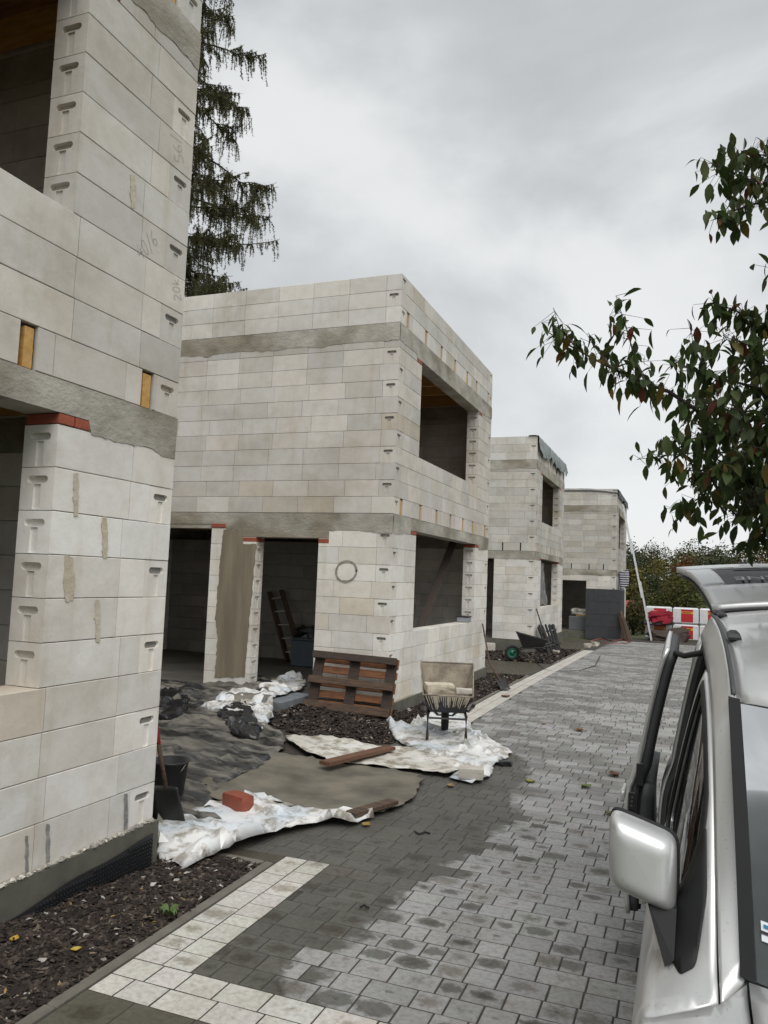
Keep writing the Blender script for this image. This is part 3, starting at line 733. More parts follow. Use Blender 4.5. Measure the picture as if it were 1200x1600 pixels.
MB().grid(mf, 100, 2).obj('membrane_sheet', M_BLACKPL, mt); mem.obj('dimple_mass', plain('dimple_plastic', (.016,.017,.019), .32), mt, kind='stuff')
mcr = MB()
for k in range(170):
    y = rnd(2.4, 4.4); r_ = rnd(.006,.022); c_ = Vector((F1+rnd(.004,.03), y, .296+r_*.3)); M = Matrix.Translation(c_) @ Matrix.Rotation(rnd(0,6), 4, 'Z') @ Matrix.Rotation(rnd(-1,1), 4, 'X')
    mcr.add([M @ Vector(p)*1 for p in ((r_*1.4,0,0),(0,r_,0),(-r_,0,r_*.2),(0,-r_*.8,0),(0,0,r_*.8),(0,0,-r_*.6))], [(0,1,4),(1,2,4),(2,3,4),(3,0,4),(1,0,5),(2,1,5),(3,2,5),(0,3,5)])
mcr.obj('mortar_crumbs', islands('mortar_crumb', [(0,(.2,.19,.17)),(.6,(.38,.36,.32)),(1,(.6,.56,.5))]), H1, kind='stuff')
# H2: separate lintel over the second doorway, slurry on the pier, sprayed ring
Y2 = 10.387
MB().bbox(-6.33, -4.86, Y2-.006, Y2+T, .184+2.295, .184+2.416, .006).obj('lintel', M_CONC, H2)
for x0, x1 in ((-5.03, -4.86), (-6.33, -6.07)): MB().bbox(x0+.003, x1, Y2-.004, Y2+T-.01, .184+2.225, .184+2.29, .004).obj('clay_brick', M_BRICK, H2)
MB().bbox(-6.88, -6.62, Y2-.009, Y2+T-.01, .184+10*CRS+.015, .184+10*CRS+.075, .004).obj('clay_brick', M_BRICK, H2)
G = lambda a, b: py(240+a*.2333, 780+b*.2333, Y2)
patch([G(470,205), G(600,200), G(600,300), G(690,300), G(650,730), G(610,1190), G(408,1195), G(428,940), G(412,800), G(440,500), G(455,320)], (0,-1,0), .004, 'slurry_patch', M_DAMP, H2, .02, .05)
c = py(541, 893, Y2); m = MB()
def ringf(uu, vv):
    a = uu*2*PI*1.03; r_ = (.158+.012*math.sin(2*a+1))+(vv-.5)*.032*(1+.5*fbm(a*2, 5)); return (c.x+r_*math.cos(a)*.95, Y2-.005, c.z+r_*math.sin(a))
m.grid(ringf, 60, 1).obj('sprayed_ring', M_SPRAY, H2)
step = MB().bbox(-6.7, -5.0, 9.45, Y2-.02, -.1, .235, .008).obj('doorstep', material('step_concrete', (.20,.22,.24), (.14,.15,.16), .8, 4, .3, 40))
tag(step, 'low grey concrete doorstep under the plastic in front of the second house', 'step')
# H3: tarpaulin on the roof edge, film in the window
def drape(name, fn, nu, nv, mat, parent=None): return MB().grid(fn, nu, nv).obj(name, mat, parent, smooth=True)
zt = .248+ZTOP
M_TARP = material('green_tarp', (.13,.17,.15), (.07,.095,.085), .35, 3, .3, 12)
def tf(uu, vv):
    y = 23.6+6.0*uu; fold = abs(fbm(y*1.7, 2.2)); L_ = .40+.30*fold+.12*math.sin(y*2.1)
    if vv < .3: return (F3-.28+(.30)*(vv/.3), y, zt+.018+.012*fbm(y*3, vv*3))
    k = (vv-.3)/.7; return (F3+.03+.06*k*(1+fbm(y*3.2, 1))+.03*abs(fbm(y*6, k)), y, zt+.016-L_*k)
tp = drape('tarpaulin', tf, 70, 9, M_TARP); tag(tp, 'crumpled green tarpaulin hanging over the roof edge of the third house', 'tarpaulin')
def ff(uu, vv):
    y = 24.75+2.2*uu*(1-.45*vv); return (F3-.14+.05*fbm(uu*6, vv*4), y, 1.26+1.38*vv-.02*math.sin(uu*9))
fl = drape('window_film', ff, 26, 18, M_CLEAR); tag(fl, 'cloudy plastic film hung in the lower window of the third house', 'film')
# H4: insulation boards, roof membrane
for r_ in range(4):
    z0 = -.33+r_*.54; xs_ = [-2.535, -3.35, -4.0] if r_ % 2 else [-2.535, -3.02, -4.0]
    if r_ == 3: xs_ = [-2.535, -3.66, -4.0]
    for a, b in zip(xs_[:-1], xs_[1:]):
        MB().bbox(b+.003, a-.003, 34.8+rnd(-.004,.004), 34.985, z0+.003, z0+.537, .004).obj('insulation_board', M_EPS, H4)
    for k in range(2):
        MB().bbox(F4+.02, F4+.2, 35.03+k*1.0+.003, 36.03+k*1.0-.003, z0+.003, z0+.537, .004).obj('insulation_board', M_EPS, H4)
zt4 = -.018+ZTOP
def rf(uu, vv):
    x = F4-3.4+3.52*uu; dz = .11*math.exp(-((1-uu)*5)**2)
    return (x, 34.96+.3*vv, zt4+.02-dz*1.2+.015*fbm(x*2, vv)) if vv > .15 else (x, 34.965, zt4-.10-dz+.02*fbm(x*3, 1))
M_ROOFM = plain('roof_membrane', (.05,.052,.055), .6)
rmb = MB().grid(rf, 40, 8)
def rf2(uu, vv):
    y = 34.97+5.8*uu; k = vv
    return (F4-.2+.24*min(1, k*2), y, zt4-.05+.05*min(1,uu*6)+.02*fbm(y, k)) if k < .5 else (F4+.05+.12*abs(fbm(y*1.4, 2))*(k-.5)*2, y, zt4-.03-(k-.5)*(.5+.5*abs(fbm(y*1.1, 3))))
rm = MB().grid(rf2, 40, 8); rmb.add(rm.v, rm.f); o = rmb.obj('roof_membrane', M_ROOFM, smooth=True); tag(o, 'dark roofing membrane lapped over the roof edge of the farthest house', 'membrane')

# ================================================================== SHEETS ON THE GROUND
def outline(P, z): return [tuple(pz(u, v, z)[:2]) for u, v in P]
def ridge(x, y, z=0): return (1-abs(noise.noise(Vector((x, y, z)))*2))
def sheet(name, label, cat, P, zref, lift, amp, freq, mat, seed=0, stretch=(1,1), step=.06, edge=.0, lumps=(), world=None, sag=None, facet=0, jit=.05):
    poly = world or outline(P, zref)
    bd = []
    for i in range(len(poly)):
        a, b = poly[i-1], poly[i]; l = math.hypot(a[0]-b[0], a[1]-b[1]); k = max(1, int(l/step))
        nx_, ny_ = (b[1]-a[1])/max(l, 1e-6), -(b[0]-a[0])/max(l, 1e-6)
        for j in range(k):
            t = j/k; x, y = a[0]+(b[0]-a[0])*t, a[1]+(b[1]-a[1])*t; d = jit*fbm(x*3+seed, y*3)+.008*fbm(x*11, y*11, seed); bd.append((x+nx_*d, y+ny_*d))
    xs_ = [p[0] for p in poly]; ys_ = [p[1] for p in poly]
    pts = []
    for y in frange(min(ys_), max(ys_), step):
        for x in frange(min(xs_), max(xs_), step):
            q = (x+rnd(-.3,.3)*step, y+rnd(-.3,.3)*step)
            if inpoly(q[0], q[1], bd): pts.append(q)
    r = delaunay_2d_cdt([Vector(p) for p in bd+pts], [], [list(range(len(bd)))], 1, 1e-4)
    def H(x, y):
        X_, Y_ = x*stretch[0]*freq, y*stretch[1]*freq
        wx = X_+.6*noise.noise(Vector((X_*.7, Y_*.7, seed+9))); wy = Y_+.6*noise.noise(Vector((X_*.7, Y_*.7, seed+19)))
        cr = lambda a, b, c_: max(0, 1-7*abs(noise.noise(Vector((a, b, c_)))))
        h = amp*(cr(wx, wy, seed)*(.5+.5*noise.noise(Vector((wx*.8, wy*.8, 50))))+.45*cr(wx*1.9, wy*2.1, seed+3)+.10*cr(wx*4.3, wy*4.3, seed+5)+.35*(1+noise.noise(Vector((wx*1.2, wy*1.2, 70)))))
        for lx, ly, lr, lh in lumps:
            d = math.hypot(x-lx, y-ly)/lr
            if d < 1: h += lh*(1-d*d)*(1+.35*fbm(x*9, y*9, seed))
        return h
    bset = len(bd); rf_ = random.Random(seed+77)
    vs = []
    for i, v in enumerate(r[0]):
        z = gz(v.x, v.y)+lift+H(v.x, v.y)*(.45 if i < bset else 1)+(edge*max(0, fbm(v.x*5, v.y*5, seed)) if i < bset else 0)
        if sag: z = max(z, sag(v.x, v.y)+H(v.x, v.y)*.5)
        if facet: z += facet*(abs(rf_.gauss(0, .55))*(.35+max(0, .5+noise.noise(Vector((v.x*1.6*stretch[0], v.y*1.6*stretch[1], seed+30))))) if i >= bset else .25*abs(rf_.gauss(0, .5)))
        vs.append((v.x, v.y, z))
    o = MB().add(vs, r[2]).obj(name, mat, smooth=not facet)
    if facet: autosmooth(o, 42)
    s_ = o.modifiers.new('thick', 'SOLIDIFY'); s_.thickness = .004; s_.offset = 1
    return tag(o, label, cat)
def stepz(x, y): return .243 if (-6.75 < x < -4.98 and y > 9.42) else -9
sheet('black_foil', 'dirty black plastic foil spread between the two nearest houses', 'plastic sheet', [(236,1075),(262,1052),(330,1060),(385,1064),(432,1075),(428,1098),(400,1128),(452,1150),(440,1168),(420,1182),(330,1228),(350,1262),(250,1262),(205,1240)], .13, .006, .05, .9, M_BLACKF, 2, (.45,1.9), .085, .05, sag=stepz, facet=.05)
sheet('crumpled_black_foil', 'crumpled heap of shiny black foil near the doorstep', 'plastic sheet', [(342,1112),(375,1096),(402,1120),(405,1150),(372,1148),(345,1130)], .2, .03, .08, 1.8, M_BLACKC, 4, step=.05, facet=.045)
sheet('crumpled_black_foil', 'crumpled black foil bunched against the corner of the nearest house', 'plastic sheet', [(244,1085),(276,1075),(296,1092),(286,1118),(250,1122)], .2, .03, .08, 1.8, M_BLACKC, 6, step=.055, facet=.045)
sheet('white_film', 'white plastic film crumpled over the doorstep with blue print', 'plastic sheet', [(312,1096),(352,1082),(392,1078),(430,1062),(468,1056),(478,1066),(470,1078),(430,1088),(424,1110),(408,1130),(392,1112),(352,1104)], .26, .02, .06, 1.6, M_WHITEF, 12, step=.075, sag=stepz, facet=.07)
sheet('felt_rug', 'grey brown felt rug lying flat with a curled front edge', 'rug', [(318,1232),(372,1205),(420,1182),(470,1182),(540,1192),(600,1196),(662,1206),(656,1236),(622,1252),(600,1262),(548,1268),(505,1266),(455,1258),(400,1248),(345,1250)], .06, .028, .012, 1.0, M_RUG, 15, step=.05, edge=.06, jit=.10)
sheet('canvas_sheet', 'dirty off white canvas sheet under the long plank', 'sheet', [(446,1164),(500,1160),(545,1163),(590,1170),(640,1170),(705,1188),(738,1200),(700,1212),(640,1203),(570,1198),(510,1192),(470,1180)], .03, .036, .03, 1.4, M_WHITECL, 21, step=.035, edge=.03)
sheet('white_film', 'white and bluish plastic film spread under the mortar wheelbarrow', 'plastic sheet', [(602,1130),(640,1136),(662,1122),(690,1105),(722,1118),(742,1144),(772,1160),(802,1178),(776,1192),(762,1216),(738,1224),(706,1216),(712,1200),(690,1186),(650,1176),(615,1152)], .02, .012, .035, 1.2, M_WHITEF, 31, step=.075, edge=.03, facet=.055)
sheet('white_film', 'white plastic film with dark dirt and the red brick on it', 'plastic sheet', [(243,1322),(246,1290),(272,1276),(330,1262),(362,1252),(402,1242),(440,1256),(500,1266),(552,1268),(585,1276),(545,1286),(492,1288),(440,1300),(398,1316),(352,1332),(310,1348),(285,1358),(258,1346)], .03, .012, .03, 1.2, M_WHITEF, 41, (.6,1.7), .06, .03, facet=.04, lumps=[(*pz(300+(535-300)*k/16, 1340-(1340-1284)*(k/16)**.8, .05)[:2], .13, .055) for k in range(17)])

# ================================================================== THINGS ON SITE
def aim(a, b):
    """matrix with x axis from a to b, origin a"""
    a, b = Vector(a), Vector(b); d = (b-a).normalized(); up = Vector((0,0,1)) if abs(d.z) < .95 else Vector((0,1,0))
    yv = up.cross(d).normalized(); zv = d.cross(yv); return Matrix(((d.x,yv.x,zv.x,a.x),(d.y,yv.y,zv.y,a.y),(d.z,yv.z,zv.z,a.z),(0,0,0,1))), (b-a).length
def plank(a, b, w_, t, mat, label, roll=0, cat='plank', name='plank', group=None):
    M, l = aim(a, b); M = M @ Matrix.Rotation(roll, 4, 'X')
    m = MB()
    def fn(uu, k):
        u = uu*l; dw = .004*fbm(u*4, k); return dw
    n = 8; vs = []
    for i in range(n+1):
        u = l*i/n; q = [(-w_/2,-t/2),(w_/2,-t/2),(w_/2,t/2),(-w_/2,t/2)]
        vs += [M @ Vector((u, p[0]+.003*fbm(u*5, p[0]*9, p[1]), p[1]+.004*fbm(u*2, 3))) for p in q]
    fs = [(0,1,2,3),(n*4+3,n*4+2,n*4+1,n*4)]+[(i*4+k, i*4+4+k, i*4+4+(k+1) % 4, i*4+(k+1) % 4) for i in range(n) for k in range(4)]
    o = m.add(vs, fs).obj(name, mat, fix=True); return tag(o, label, cat, group)
# ---- pallet leaning on the second house
root = thing('pallet', 'weathered wooden pallet leaning against the corner of the second house', 'pallet', (-4.29, 9.93, .10))
root.rotation_euler = (math.radians(-17), math.radians(1.5), math.radians(3))
def pb(x0, x1, y0, y1, z0, z1, nm, mat): MB().bbox(x0, x1, y0, y1, z0, z1, .006).obj(nm, mat, root)
for z0 in (.0, .35, .70): pb(-.62, .62, -.022, 0, z0, z0+(.10 if z0 else .11), 'bottom_board', M_DARKWOOD if z0 > .5 else M_OLDWOOD)
for x0 in (-.61, -.075, .46):
    for z0 in (.005, .345, .70): pb(x0, x0+.145, .0015, .078, z0, z0+.1, 'block_spacer', M_DARKWOOD)
    pb(x0, x0+.145, .0795, .101, 0, .80, 'stringer_board', M_DARKWOOD)
for z0, h in ((.0,.14),(.18,.1),(.33,.14),(.52,.1),(.66,.14)): pb(-.62, .62, .1025, .1245, z0, z0+h, 'deck_board', M_OLDWOOD2)
# ---- wheelbarrows
def wheelbarrow(name, label, loc, rz, front_h, traym, wheelm, drips=False, tilt=0):
    r = thing(name, label, 'wheelbarrow', loc, rz)
    for s_ in (-1, 1):
        MB().tube([(.72, s_*.10, .20), (.45, s_*.19, .33), (.0, s_*.25, .37), (-.25, s_*.27, .45), (-.42, s_*.275, .50)], .016, 10).obj('handle', M_STEEL if drips else M_BLACKMET, r, smooth=True)
        MB().tube([(-.33, s_*.2735, .475), (-.46, s_*.276, .515)], .021, 10).obj('grip', M_BLACKPL, r, smooth=True)
        MB().tube([(.22, s_*.21, .355), (.03, s_*.225, .30), (-.02, s_*.225, .10), (-.02, s_*.225, .0)], .017, 10).obj('leg', M_DARKWOOD if drips else M_BLACKMET, r, smooth=True)
    MB().tube([(-.02, -.225, .28), (-.02, .225, .28)], .012, 8).obj('brace', M_BLACKMET, r)
    # tray: outer and inner shell, floor, sloped ends
    rim = [(-.12,-.29,.555),(-.12,.29,.555),(.62,.33,front_h),(.62,-.33,front_h)]; flo = [(.0,-.20,.345),(.0,.20,.345),(.45,.20,.345),(.45,-.20,.345)]
    def inset(P, d, up): c_ = sum((Vector(p) for p in P), Vector())/4; return [Vector(p)+(c_-Vector(p)).normalized()*d+Vector((0,0,up)) for p in P]
    vs = rim+flo+inset(rim, .008, 0)+inset(flo, .008, .008)
    fs = [(7,6,5,4),(12,13,14,15)]+[(i, (i+1) % 4, 4+(i+1) % 4, 4+i) for i in range(4)]+[(8+i, 12+i, 12+(i+1) % 4, 8+(i+1) % 4) for i in range(4)]+[(i, 8+i, 8+(i+1) % 4, (i+1) % 4) for i in range(4)]
    o = MB().add([tuple(v) for v in vs], fs).obj('tray', traym, r, fix=True); bv = o.modifiers.new('b', 'BEVEL'); bv.width = .02; bv.segments = 2; bv.limit_method = 'ANGLE'
    if drips:
        a_, b_ = inset(rim, .02, -.004), inset(flo, .02, .016); MB().add([tuple(v) for v in a_+b_], [(4,5,6,7)]+[(i, 4+i, 4+(i+1) % 4, (i+1) % 4) for i in range(4)]).obj('mortar_lining', M_MORTTRAY, o, fix=False)
    MB().tube([rim[0], rim[1], rim[2], rim[3], rim[0]], .011, 8).obj('rim', M_MORTTRAY if drips else M_BLACKMET, r, smooth=True)
    if drips:
        m = MB()
        for k in range(22):
            y = -.25+.5*k/21+rnd(-.008,.008); l = rnd(.05,.19); wd = rnd(.006,.013)
            def q(t): return (-.127+.115*t*l/.2*1.0-.004, y*(1-.3*t*l/.2), .55-t*l)
            m.add([(q(0)[0]-.004, q(0)[1]-wd, q(0)[2]), (q(0)[0]-.004, q(0)[1]+wd, q(0)[2]), (q(1)[0]-.004, q(1)[1]+wd*.4, q(1)[2]), (q(1)[0]-.004, q(1)[1]-wd*.4, q(1)[2]), (q(.4)[0]-.011, q(.4)[1], q(.4)[2])], [(0,1,4),(1,2,4),(2,3,4),(3,0,4)])
        m.obj('mortar_drips', M_SMEAR, r, smooth=True, fix=True)
    Mx = Matrix.Translation((.74, 0, .19)) @ Matrix.Rotation(PI/2, 4, 'X')
    wh = MB().lathe([(.12,-.02),(.15,-.045),(.18,-.04),(.195,-.015),(.195,.015),(.18,.04),(.15,.045),(.12,.02)], 28, Mx).obj('wheel', M_RUBBER, r, smooth=True)
    MB().lathe([(.0,-.03),(.04,-.03),(.05,-.012),(.11,-.012),(.125,-.025),(.125,.025),(.11,.012),(.05,.012),(.04,.03),(0,.03)], 24, Mx).obj('rim_disc', wheelm, wh, smooth=True)
    MB().tube([(.74,-.11,.19),(.74,.11,.19)], .01, 8).obj('axle', M_STEEL, r)
    return r
M_MORTTRAY = material('mortar_crusted_tray', (.33,.285,.215), (.17,.145,.11), .9, 7, .5, 40)
hd = math.atan2(.427, -.139)
wb = wheelbarrow('wheelbarrow', 'mortar crusted wheelbarrow standing on white film seen from its handles', (-2.60, 9.03, .045), hd, .86, M_BLACKMET, M_STEEL, True)
wheelbarrow('wheelbarrow', 'black wheelbarrow with a green wheel in front of the third house', (-3.50, 20.75, slope(20.7)+.01), math.atan2(-.32, -.95), .72, M_BLACKMET, M_GREEN)
Mw = Matrix.Translation((-2.60, 9.03, .045)) @ Matrix.Rotation(hd, 4, 'Z')
def chunk(name, label, cat, c_, dims, rz, mat, rough=.02, seed=1, tx=0, ty=0, bev=.01):
    m = MB(); M = Matrix.Translation(c_) @ Matrix.Rotation(rz, 4, 'Z') @ Matrix.Rotation(tx, 4, 'X') @ Matrix.Rotation(ty, 4, 'Y')
    n = 4; a, b, h = dims
    bm = bmesh.new(); bmesh.ops.create_cube(bm, size=1); bmesh.ops.subdivide_edges(bm, edges=bm.edges, cuts=3, use_grid_fill=True)
    for v in bm.verts:
        p = Vector((v.co.x*a, v.co.y*b, v.co.z*h)); k = rough*fbm(p.x*9+seed, p.y*9, p.z*9); ed = sum(abs(c) > .45 for c in v.co)
        p *= 1-(.03*(ed-1) if ed > 1 else 0); p += Vector((k, k*.6, k*.7)); v.co = M @ p
    me = bpy.data.meshes.new(name); bm.to_mesh(me); bm.free(); me.materials.append(mat)
    return tag(link(name, me), label, cat)
M_PALEB = material('pale_block_offcut', (.55,.52,.46), (.44,.41,.36), .92, 8, .3, 50)
chunk('block_offcut', 'tan block offcut resting on the tray of the mortar wheelbarrow', 'block', Mw @ Vector((.02,.10,.625)), (.16,.34,.10), hd+.25, M_SMEAR, .02, 3, 0, -.12)
chunk('block_offcut', 'white block offcut on the right of the mortar wheelbarrow tray', 'block', Mw @ Vector((.0,-.19,.605)), (.16,.19,.055), hd, M_PALEB, .01, 6)
chunk('concrete_paver', 'loose pale paver weighing down the film below the mortar wheelbarrow', 'paver', tuple(pz(736, 1207, .09)), (.24,.17,.10), .25, M_PALEB, .006, 9)
# ---- planks, brick, bits
def on(u, v, z): return pz(u, v, z)
plank(on(507,1193,.12), on(610,1168,.09), .13, .035, material('red_brown_plank', (.17,.082,.046), (.09,.045,.027), .75, 6, .3, 24, stretch=(1,7,7)), 'long reddish plank lying across the canvas sheet')
plank(on(548,1272,.07), on(615,1252,.075), .11, .03, M_OLDWOOD, 'short grey plank at the curled edge of the felt rug')
bq = pz(372, 1252, .10); chunk('clay_brick', 'single red clay brick lying on the front white film', 'brick', (bq.x, bq.y, bq.z), (.25,.13,.12), -.35, M_BRICK2, .004, 2)
# ---- shovel and bucket behind the corner of the first house
r = thing('shovel', 'flat shovel with a red handle leaning at the corner of the nearest house', 'shovel', (0,0,0))
bp_ = pz(268, 1284, .05); tp_ = py(244, 1140, 5.0)
ax = (tp_-bp_).normalized()
a0 = bp_+ax*.30; a1 = bp_+ax*.62; a2 = bp_+ax*1.1
MB().tube([a0-ax*.05, a1], .017, 10).obj('shaft', M_OLDWOOD, r, smooth=True); MB().tube([a1-ax*.02, a2], .019, 10).obj('handle', M_RED, r, smooth=True)
sx_ = Vector((.80,.25,0)).normalized(); nx_ = sx_.cross(ax).normalized()
def blade(uu, vv): 
    wv = .115*(1-.12*vv); cu = (uu-.5)*2; return bp_ + sx_*cu*wv + ax*(.30*vv-.02) + nx_*(.018*cu*cu+.015*vv)
bl = MB().grid(blade, 8, 8).obj('blade', M_BLACKMET, r, smooth=True); k_ = bl.modifiers.new('t', 'SOLIDIFY'); k_.thickness = .004
bc = pz(262, 1243, .09)
bk = thing('bucket', 'black mortar bucket behind the red shovel', 'bucket', (bc.x-.03, bc.y+.05, gz(bc.x, bc.y)+.02))
MB().lathe([(.0,.0),(.115,0),(.118,.01),(.15,.28),(.158,.285),(.158,.30),(.148,.30),(.112,.015),(0,.015)], 28).obj('pail', M_BLACKPL, bk, smooth=True)
MB().tube([(.15*math.cos(a), .15*math.sin(a)*.25-.13*abs(math.sin(a)), .28-.12*abs(math.sin(a))) for a in [PI*k/12 for k in range(13)]], .004, 6).obj('bail', M_STEEL, bk)
# ---- window sill box, prop, ladder and clutter inside the second house
sb = px(725, 972, -3.98); r = thing('plastic_box', 'small grey plastic box on the window sill of the second house', 'box', (sb.x, sb.y, .184+4*CRS+.004), .1)
MB().bbox(-.11,.11,-.17,.17,0,.09,.008).obj('tub', plain('grey_box', (.30,.32,.34), .5), r); MB().bbox(-.12,.12,-.18,.18,.091,.112,.006).obj('lid', M_BLACKPL, r)
plank(px(655,985,-4.3), px(709,845,-4.3), .14, .045, M_DARKWOOD, 'dark diagonal prop inside the lower window of the second house', .5, 'prop', 'prop')
r = thing('wooden_ladder', 'old wooden ladder leaning inside the doorway of the second house', 'ladder', (0,0,0))
fl_, fr_ = py(450,1030,14.1), py(474,1028,14.1); tl_, tr_ = py(421,925,14.45), py(440,922,14.45); fl_.z = fr_.z = .2
for a, b in ((fl_, tl_), (fr_, tr_)):
    M, l = aim(a, b); MB().bbox(0, l, -.05, .05, -.03, .03, .004, M).obj('stile', M_OLDWOOD, r)
for k in range(5):
    t = .14+k*.19; a, b = fl_.lerp(tl_, t), fr_.lerp(tr_, t); M, l = aim(a, b); MB().bbox(0, l, -.03, .03, -.012, .012, .003, M).obj('rung', M_PALEB, r)
q = py(486, 1010, 13.7); r = thing('plastic_crate', 'blue grey plastic crate standing in the doorway of the second house', 'crate', (q.x, 13.75, .2))
MB().bbox(-.32,.32,-.25,.25,0,.5,.02).obj('tub', plain('blue_grey_plastic', (.075,.10,.125), .5), r); MB().bbox(-.34,.34,-.27,.27,.501,.535,.01).obj('rim', plain('blue_grey_plastic_rim', (.10,.125,.15), .5), r)
plank((q.x-.42, 13.72, .565), (q.x+.5, 13.66, .565), .22, .03, M_WOOD, 'yellow board lying on the plastic crate in the doorway')
chunk('black_sack', 'black sack on top of the plastic crate in the doorway', 'sack', (q.x-.05, 13.85, .76), (.62,.36,.34), .2, M_BLACKC, .16, 12)
# ---- broom stick at the far corner of the second house, white block at the third
r = thing('spade', 'muddy spade leaning at the far corner of the second house', 'spade', (0,0,0))
s1, s2 = pz(790, 1078, .02), px(754, 975, -3.84)
md = s1.lerp(s2, .38)+Vector((-.12,0,-.02)); MB().tube([s2, md, s1.lerp(md, .3)], .016, 10).obj('handle', M_OLDWOOD, r, smooth=True)
M, l = aim(s1, s1.lerp(md, .42)); b_ = MB().grid(lambda uu, vv: M @ Vector((uu*l, (vv-.5)*.19, .02*(vv-.5)**2*4)), 4, 6).obj('blade', M_BLACKMET, r, smooth=True); k_ = b_.modifiers.new('t', 'SOLIDIFY'); k_.thickness = .005
q = py(766, 1003, 23.2); chunk('block_offcut', 'white block piece beside the doorway of the third house', 'block', (q.x, 23.2, slope(23.2)+.12), (.3,.24,.24), .2, M_PALEB, .01, 4)
# ---- black plastic racks leaning on the third house
for k in range(5):
    r = thing('plastic_rack', ('first', 'second', 'third', 'fourth', 'last')[k]+' of the black slatted racks leaning on the third house counted from its near corner', 'rack', (-3.78+.02*k, 23.95+.36*k, slope(24)+.0), 0, 'black racks leaning on the third house')
    r.rotation_euler = (0, math.radians(-24+2*k), rnd(-.1,.1))
    for j in range(4): MB().bbox(-.02, .02, -.17+.095*j, -.12+.095*j, 0, .86+rnd(-.05,.05), .004).obj('slat', M_BLACKPL, r)
    for z in (.18, .62): MB().bbox(.021, .045, -.18, .19, z, z+.05, .004).obj('crossbar', M_STEEL if k % 2 else M_BLACKPL, r)
q1, q2 = pz(860, 1004, slope(23.5)+.3), px(838, 951, -4.2); plank(Vector((q1.x, q1.y, slope(23.5))), q2, .03, .03, M_DARKWOOD, 'thin dark pole leaning at the corner of the third house', 0, 'pole', 'pole')
# ---- farthest house: jacket, boards, ladder, tub, hose
M_STRIPE = bpy.data.materials.new('striped_cloth'); M_STRIPE.use_nodes = True
t = M_STRIPE.node_tree; wv = nn(t, 'ShaderNodeTexWave', wave_type='BANDS', bands_direction='Z'); wv.inputs['Scale'].default_value = 3.2; wv.inputs['Distortion'].default_value = 1.2
tcn = nn(t, 'ShaderNodeTexCoord'); rp_ = nn(t, 'ShaderNodeValToRGB'); rp_.color_ramp.interpolation = 'CONSTANT'; rp_.color_ramp.elements[0].color = (.02,.02,.03,1); rp_.color_ramp.elements[1].position = .5; rp_.color_ramp.elements[1].color = (.42,.42,.46,1)
t.links.new(tcn.outputs['Object'], wv.inputs[0]); t.links.new(wv.outputs[0], rp_.inputs[0]); t.links.new(rp_.outputs[0], t.nodes['Principled BSDF'].inputs['Base Color']); t.nodes['Principled BSDF'].inputs['Roughness'].default_value = .9
def jf(uu, vv):
    a = uu*2*PI; rx, ry = .30*(1-.25*vv)+.05*math.sin(3*a+vv*4), .14+.04*math.sin(2*a+1); sl = .28*vv
    return (-2.28+rx*math.cos(a)*.7-.22+sl*.3, 35.15+ry*math.sin(a)*1.5, 2.62-.72*vv+.08*math.cos(a)-.05*math.sin(2*a)*vv)
jk = MB().grid(jf, 30, 16).obj('striped_jacket', M_STRIPE, smooth=True); tag(jk, 'black and white striped jacket hanging above the insulation of the farthest house', 'jacket')
for k, (u0, v0, u1, v1) in enumerate(((976,1000,966,950),(982,1001,970,955),(987,1002,974,962))):
    a = pz(u0, v0, -.25); b = py(u1, v1, a.y+.5); plank(a, b, .14, .03, M_OLDWOOD, ('darkest left', 'middle', 'right hand')[k]+' of three boards leaning on the insulation of the farthest house', .3*k, group='boards leaning on the insulation')
r = thing('aluminium_ladder', 'long aluminium extension ladder leaning towards the farthest roof', 'ladder', (0,0,0))
la, lb = pz(1018, 1001, -.24), py(977, 789, 36.3)
for sgn in (-1, 1):
    for t0, t1, o_ in ((0,.42,0),(.30,.72,.05),(.62,1.0,.1)):
        a = la.lerp(lb, t0)+Vector((-o_, sgn*.2, 0)); b = la.lerp(lb, t1)+Vector((-o_, sgn*.2, 0)); M, l = aim(a, b); MB().bbox(0, l, -.03, .03, -.055, .055, .005, M).obj('rail', M_ALU, r)
for k in range(24):
    p = la.lerp(lb, (k+.6)/25); o_ = 0 if k < 9 else (.05 if k < 17 else .1); MB().tube([p+Vector((-o_,-.2,0)), p+Vector((-o_,.2,0))], .016, 6).obj('rung', M_ALU, r)
q = py(908, 985, 35.6); r = thing('mortar_tub', 'grey mixing tub inside the doorway of the farthest house', 'tub', (q.x, 35.7, -.02))
MB().bbox(-.5,.5,-.35,.35,0,.62,.03).obj('tub', plain('grey_tub', (.13,.14,.145), .6), r); MB().bbox(-.2,.52,-.3,.3,.63,.665,.006).obj('board', M_WOOD, r)
chunk('cement_sack', 'pale sack lying on the mixing tub of the farthest house', 'sack', (q.x-.05, 35.7, .80), (.75,.5,.24), .1, M_WHITECL, .07, 5)
hs = [pz(u, v, -.22) for u, v in ((922,1002),(940,998),(958,1003),(972,999),(985,1003),(978,1006),(955,1007),(935,1004))]
tag(MB().tube(hs, .035, 8).obj('red_hose', material('red_hose', (.19,.045,.035), (.12,.04,.03), .6, 5), smooth=True), 'red hose lying on the ground before the farthest house', 'hose')
for k, (u, v) in enumerate(((918,1009),(930,1006),(868,1019),(828,1034))):
    q = pz(u, v, slope(27)+.05); chunk('rubble_lump', ('grey rubble lump at the end of the pale border', 'grey rubble lump next to the red hose', 'grey rubble lump before the black racks', 'small rubble lump on the pale border near the green wheel')[k], 'rubble', q, (.25,.2,.12), k, M_CONC, .05, k+20)
cb = [pz(u, v, slope(20)+.012) for u, v in ((838,1035),(850,1046),(872,1050),(905,1048),(930,1040),(938,1024))]
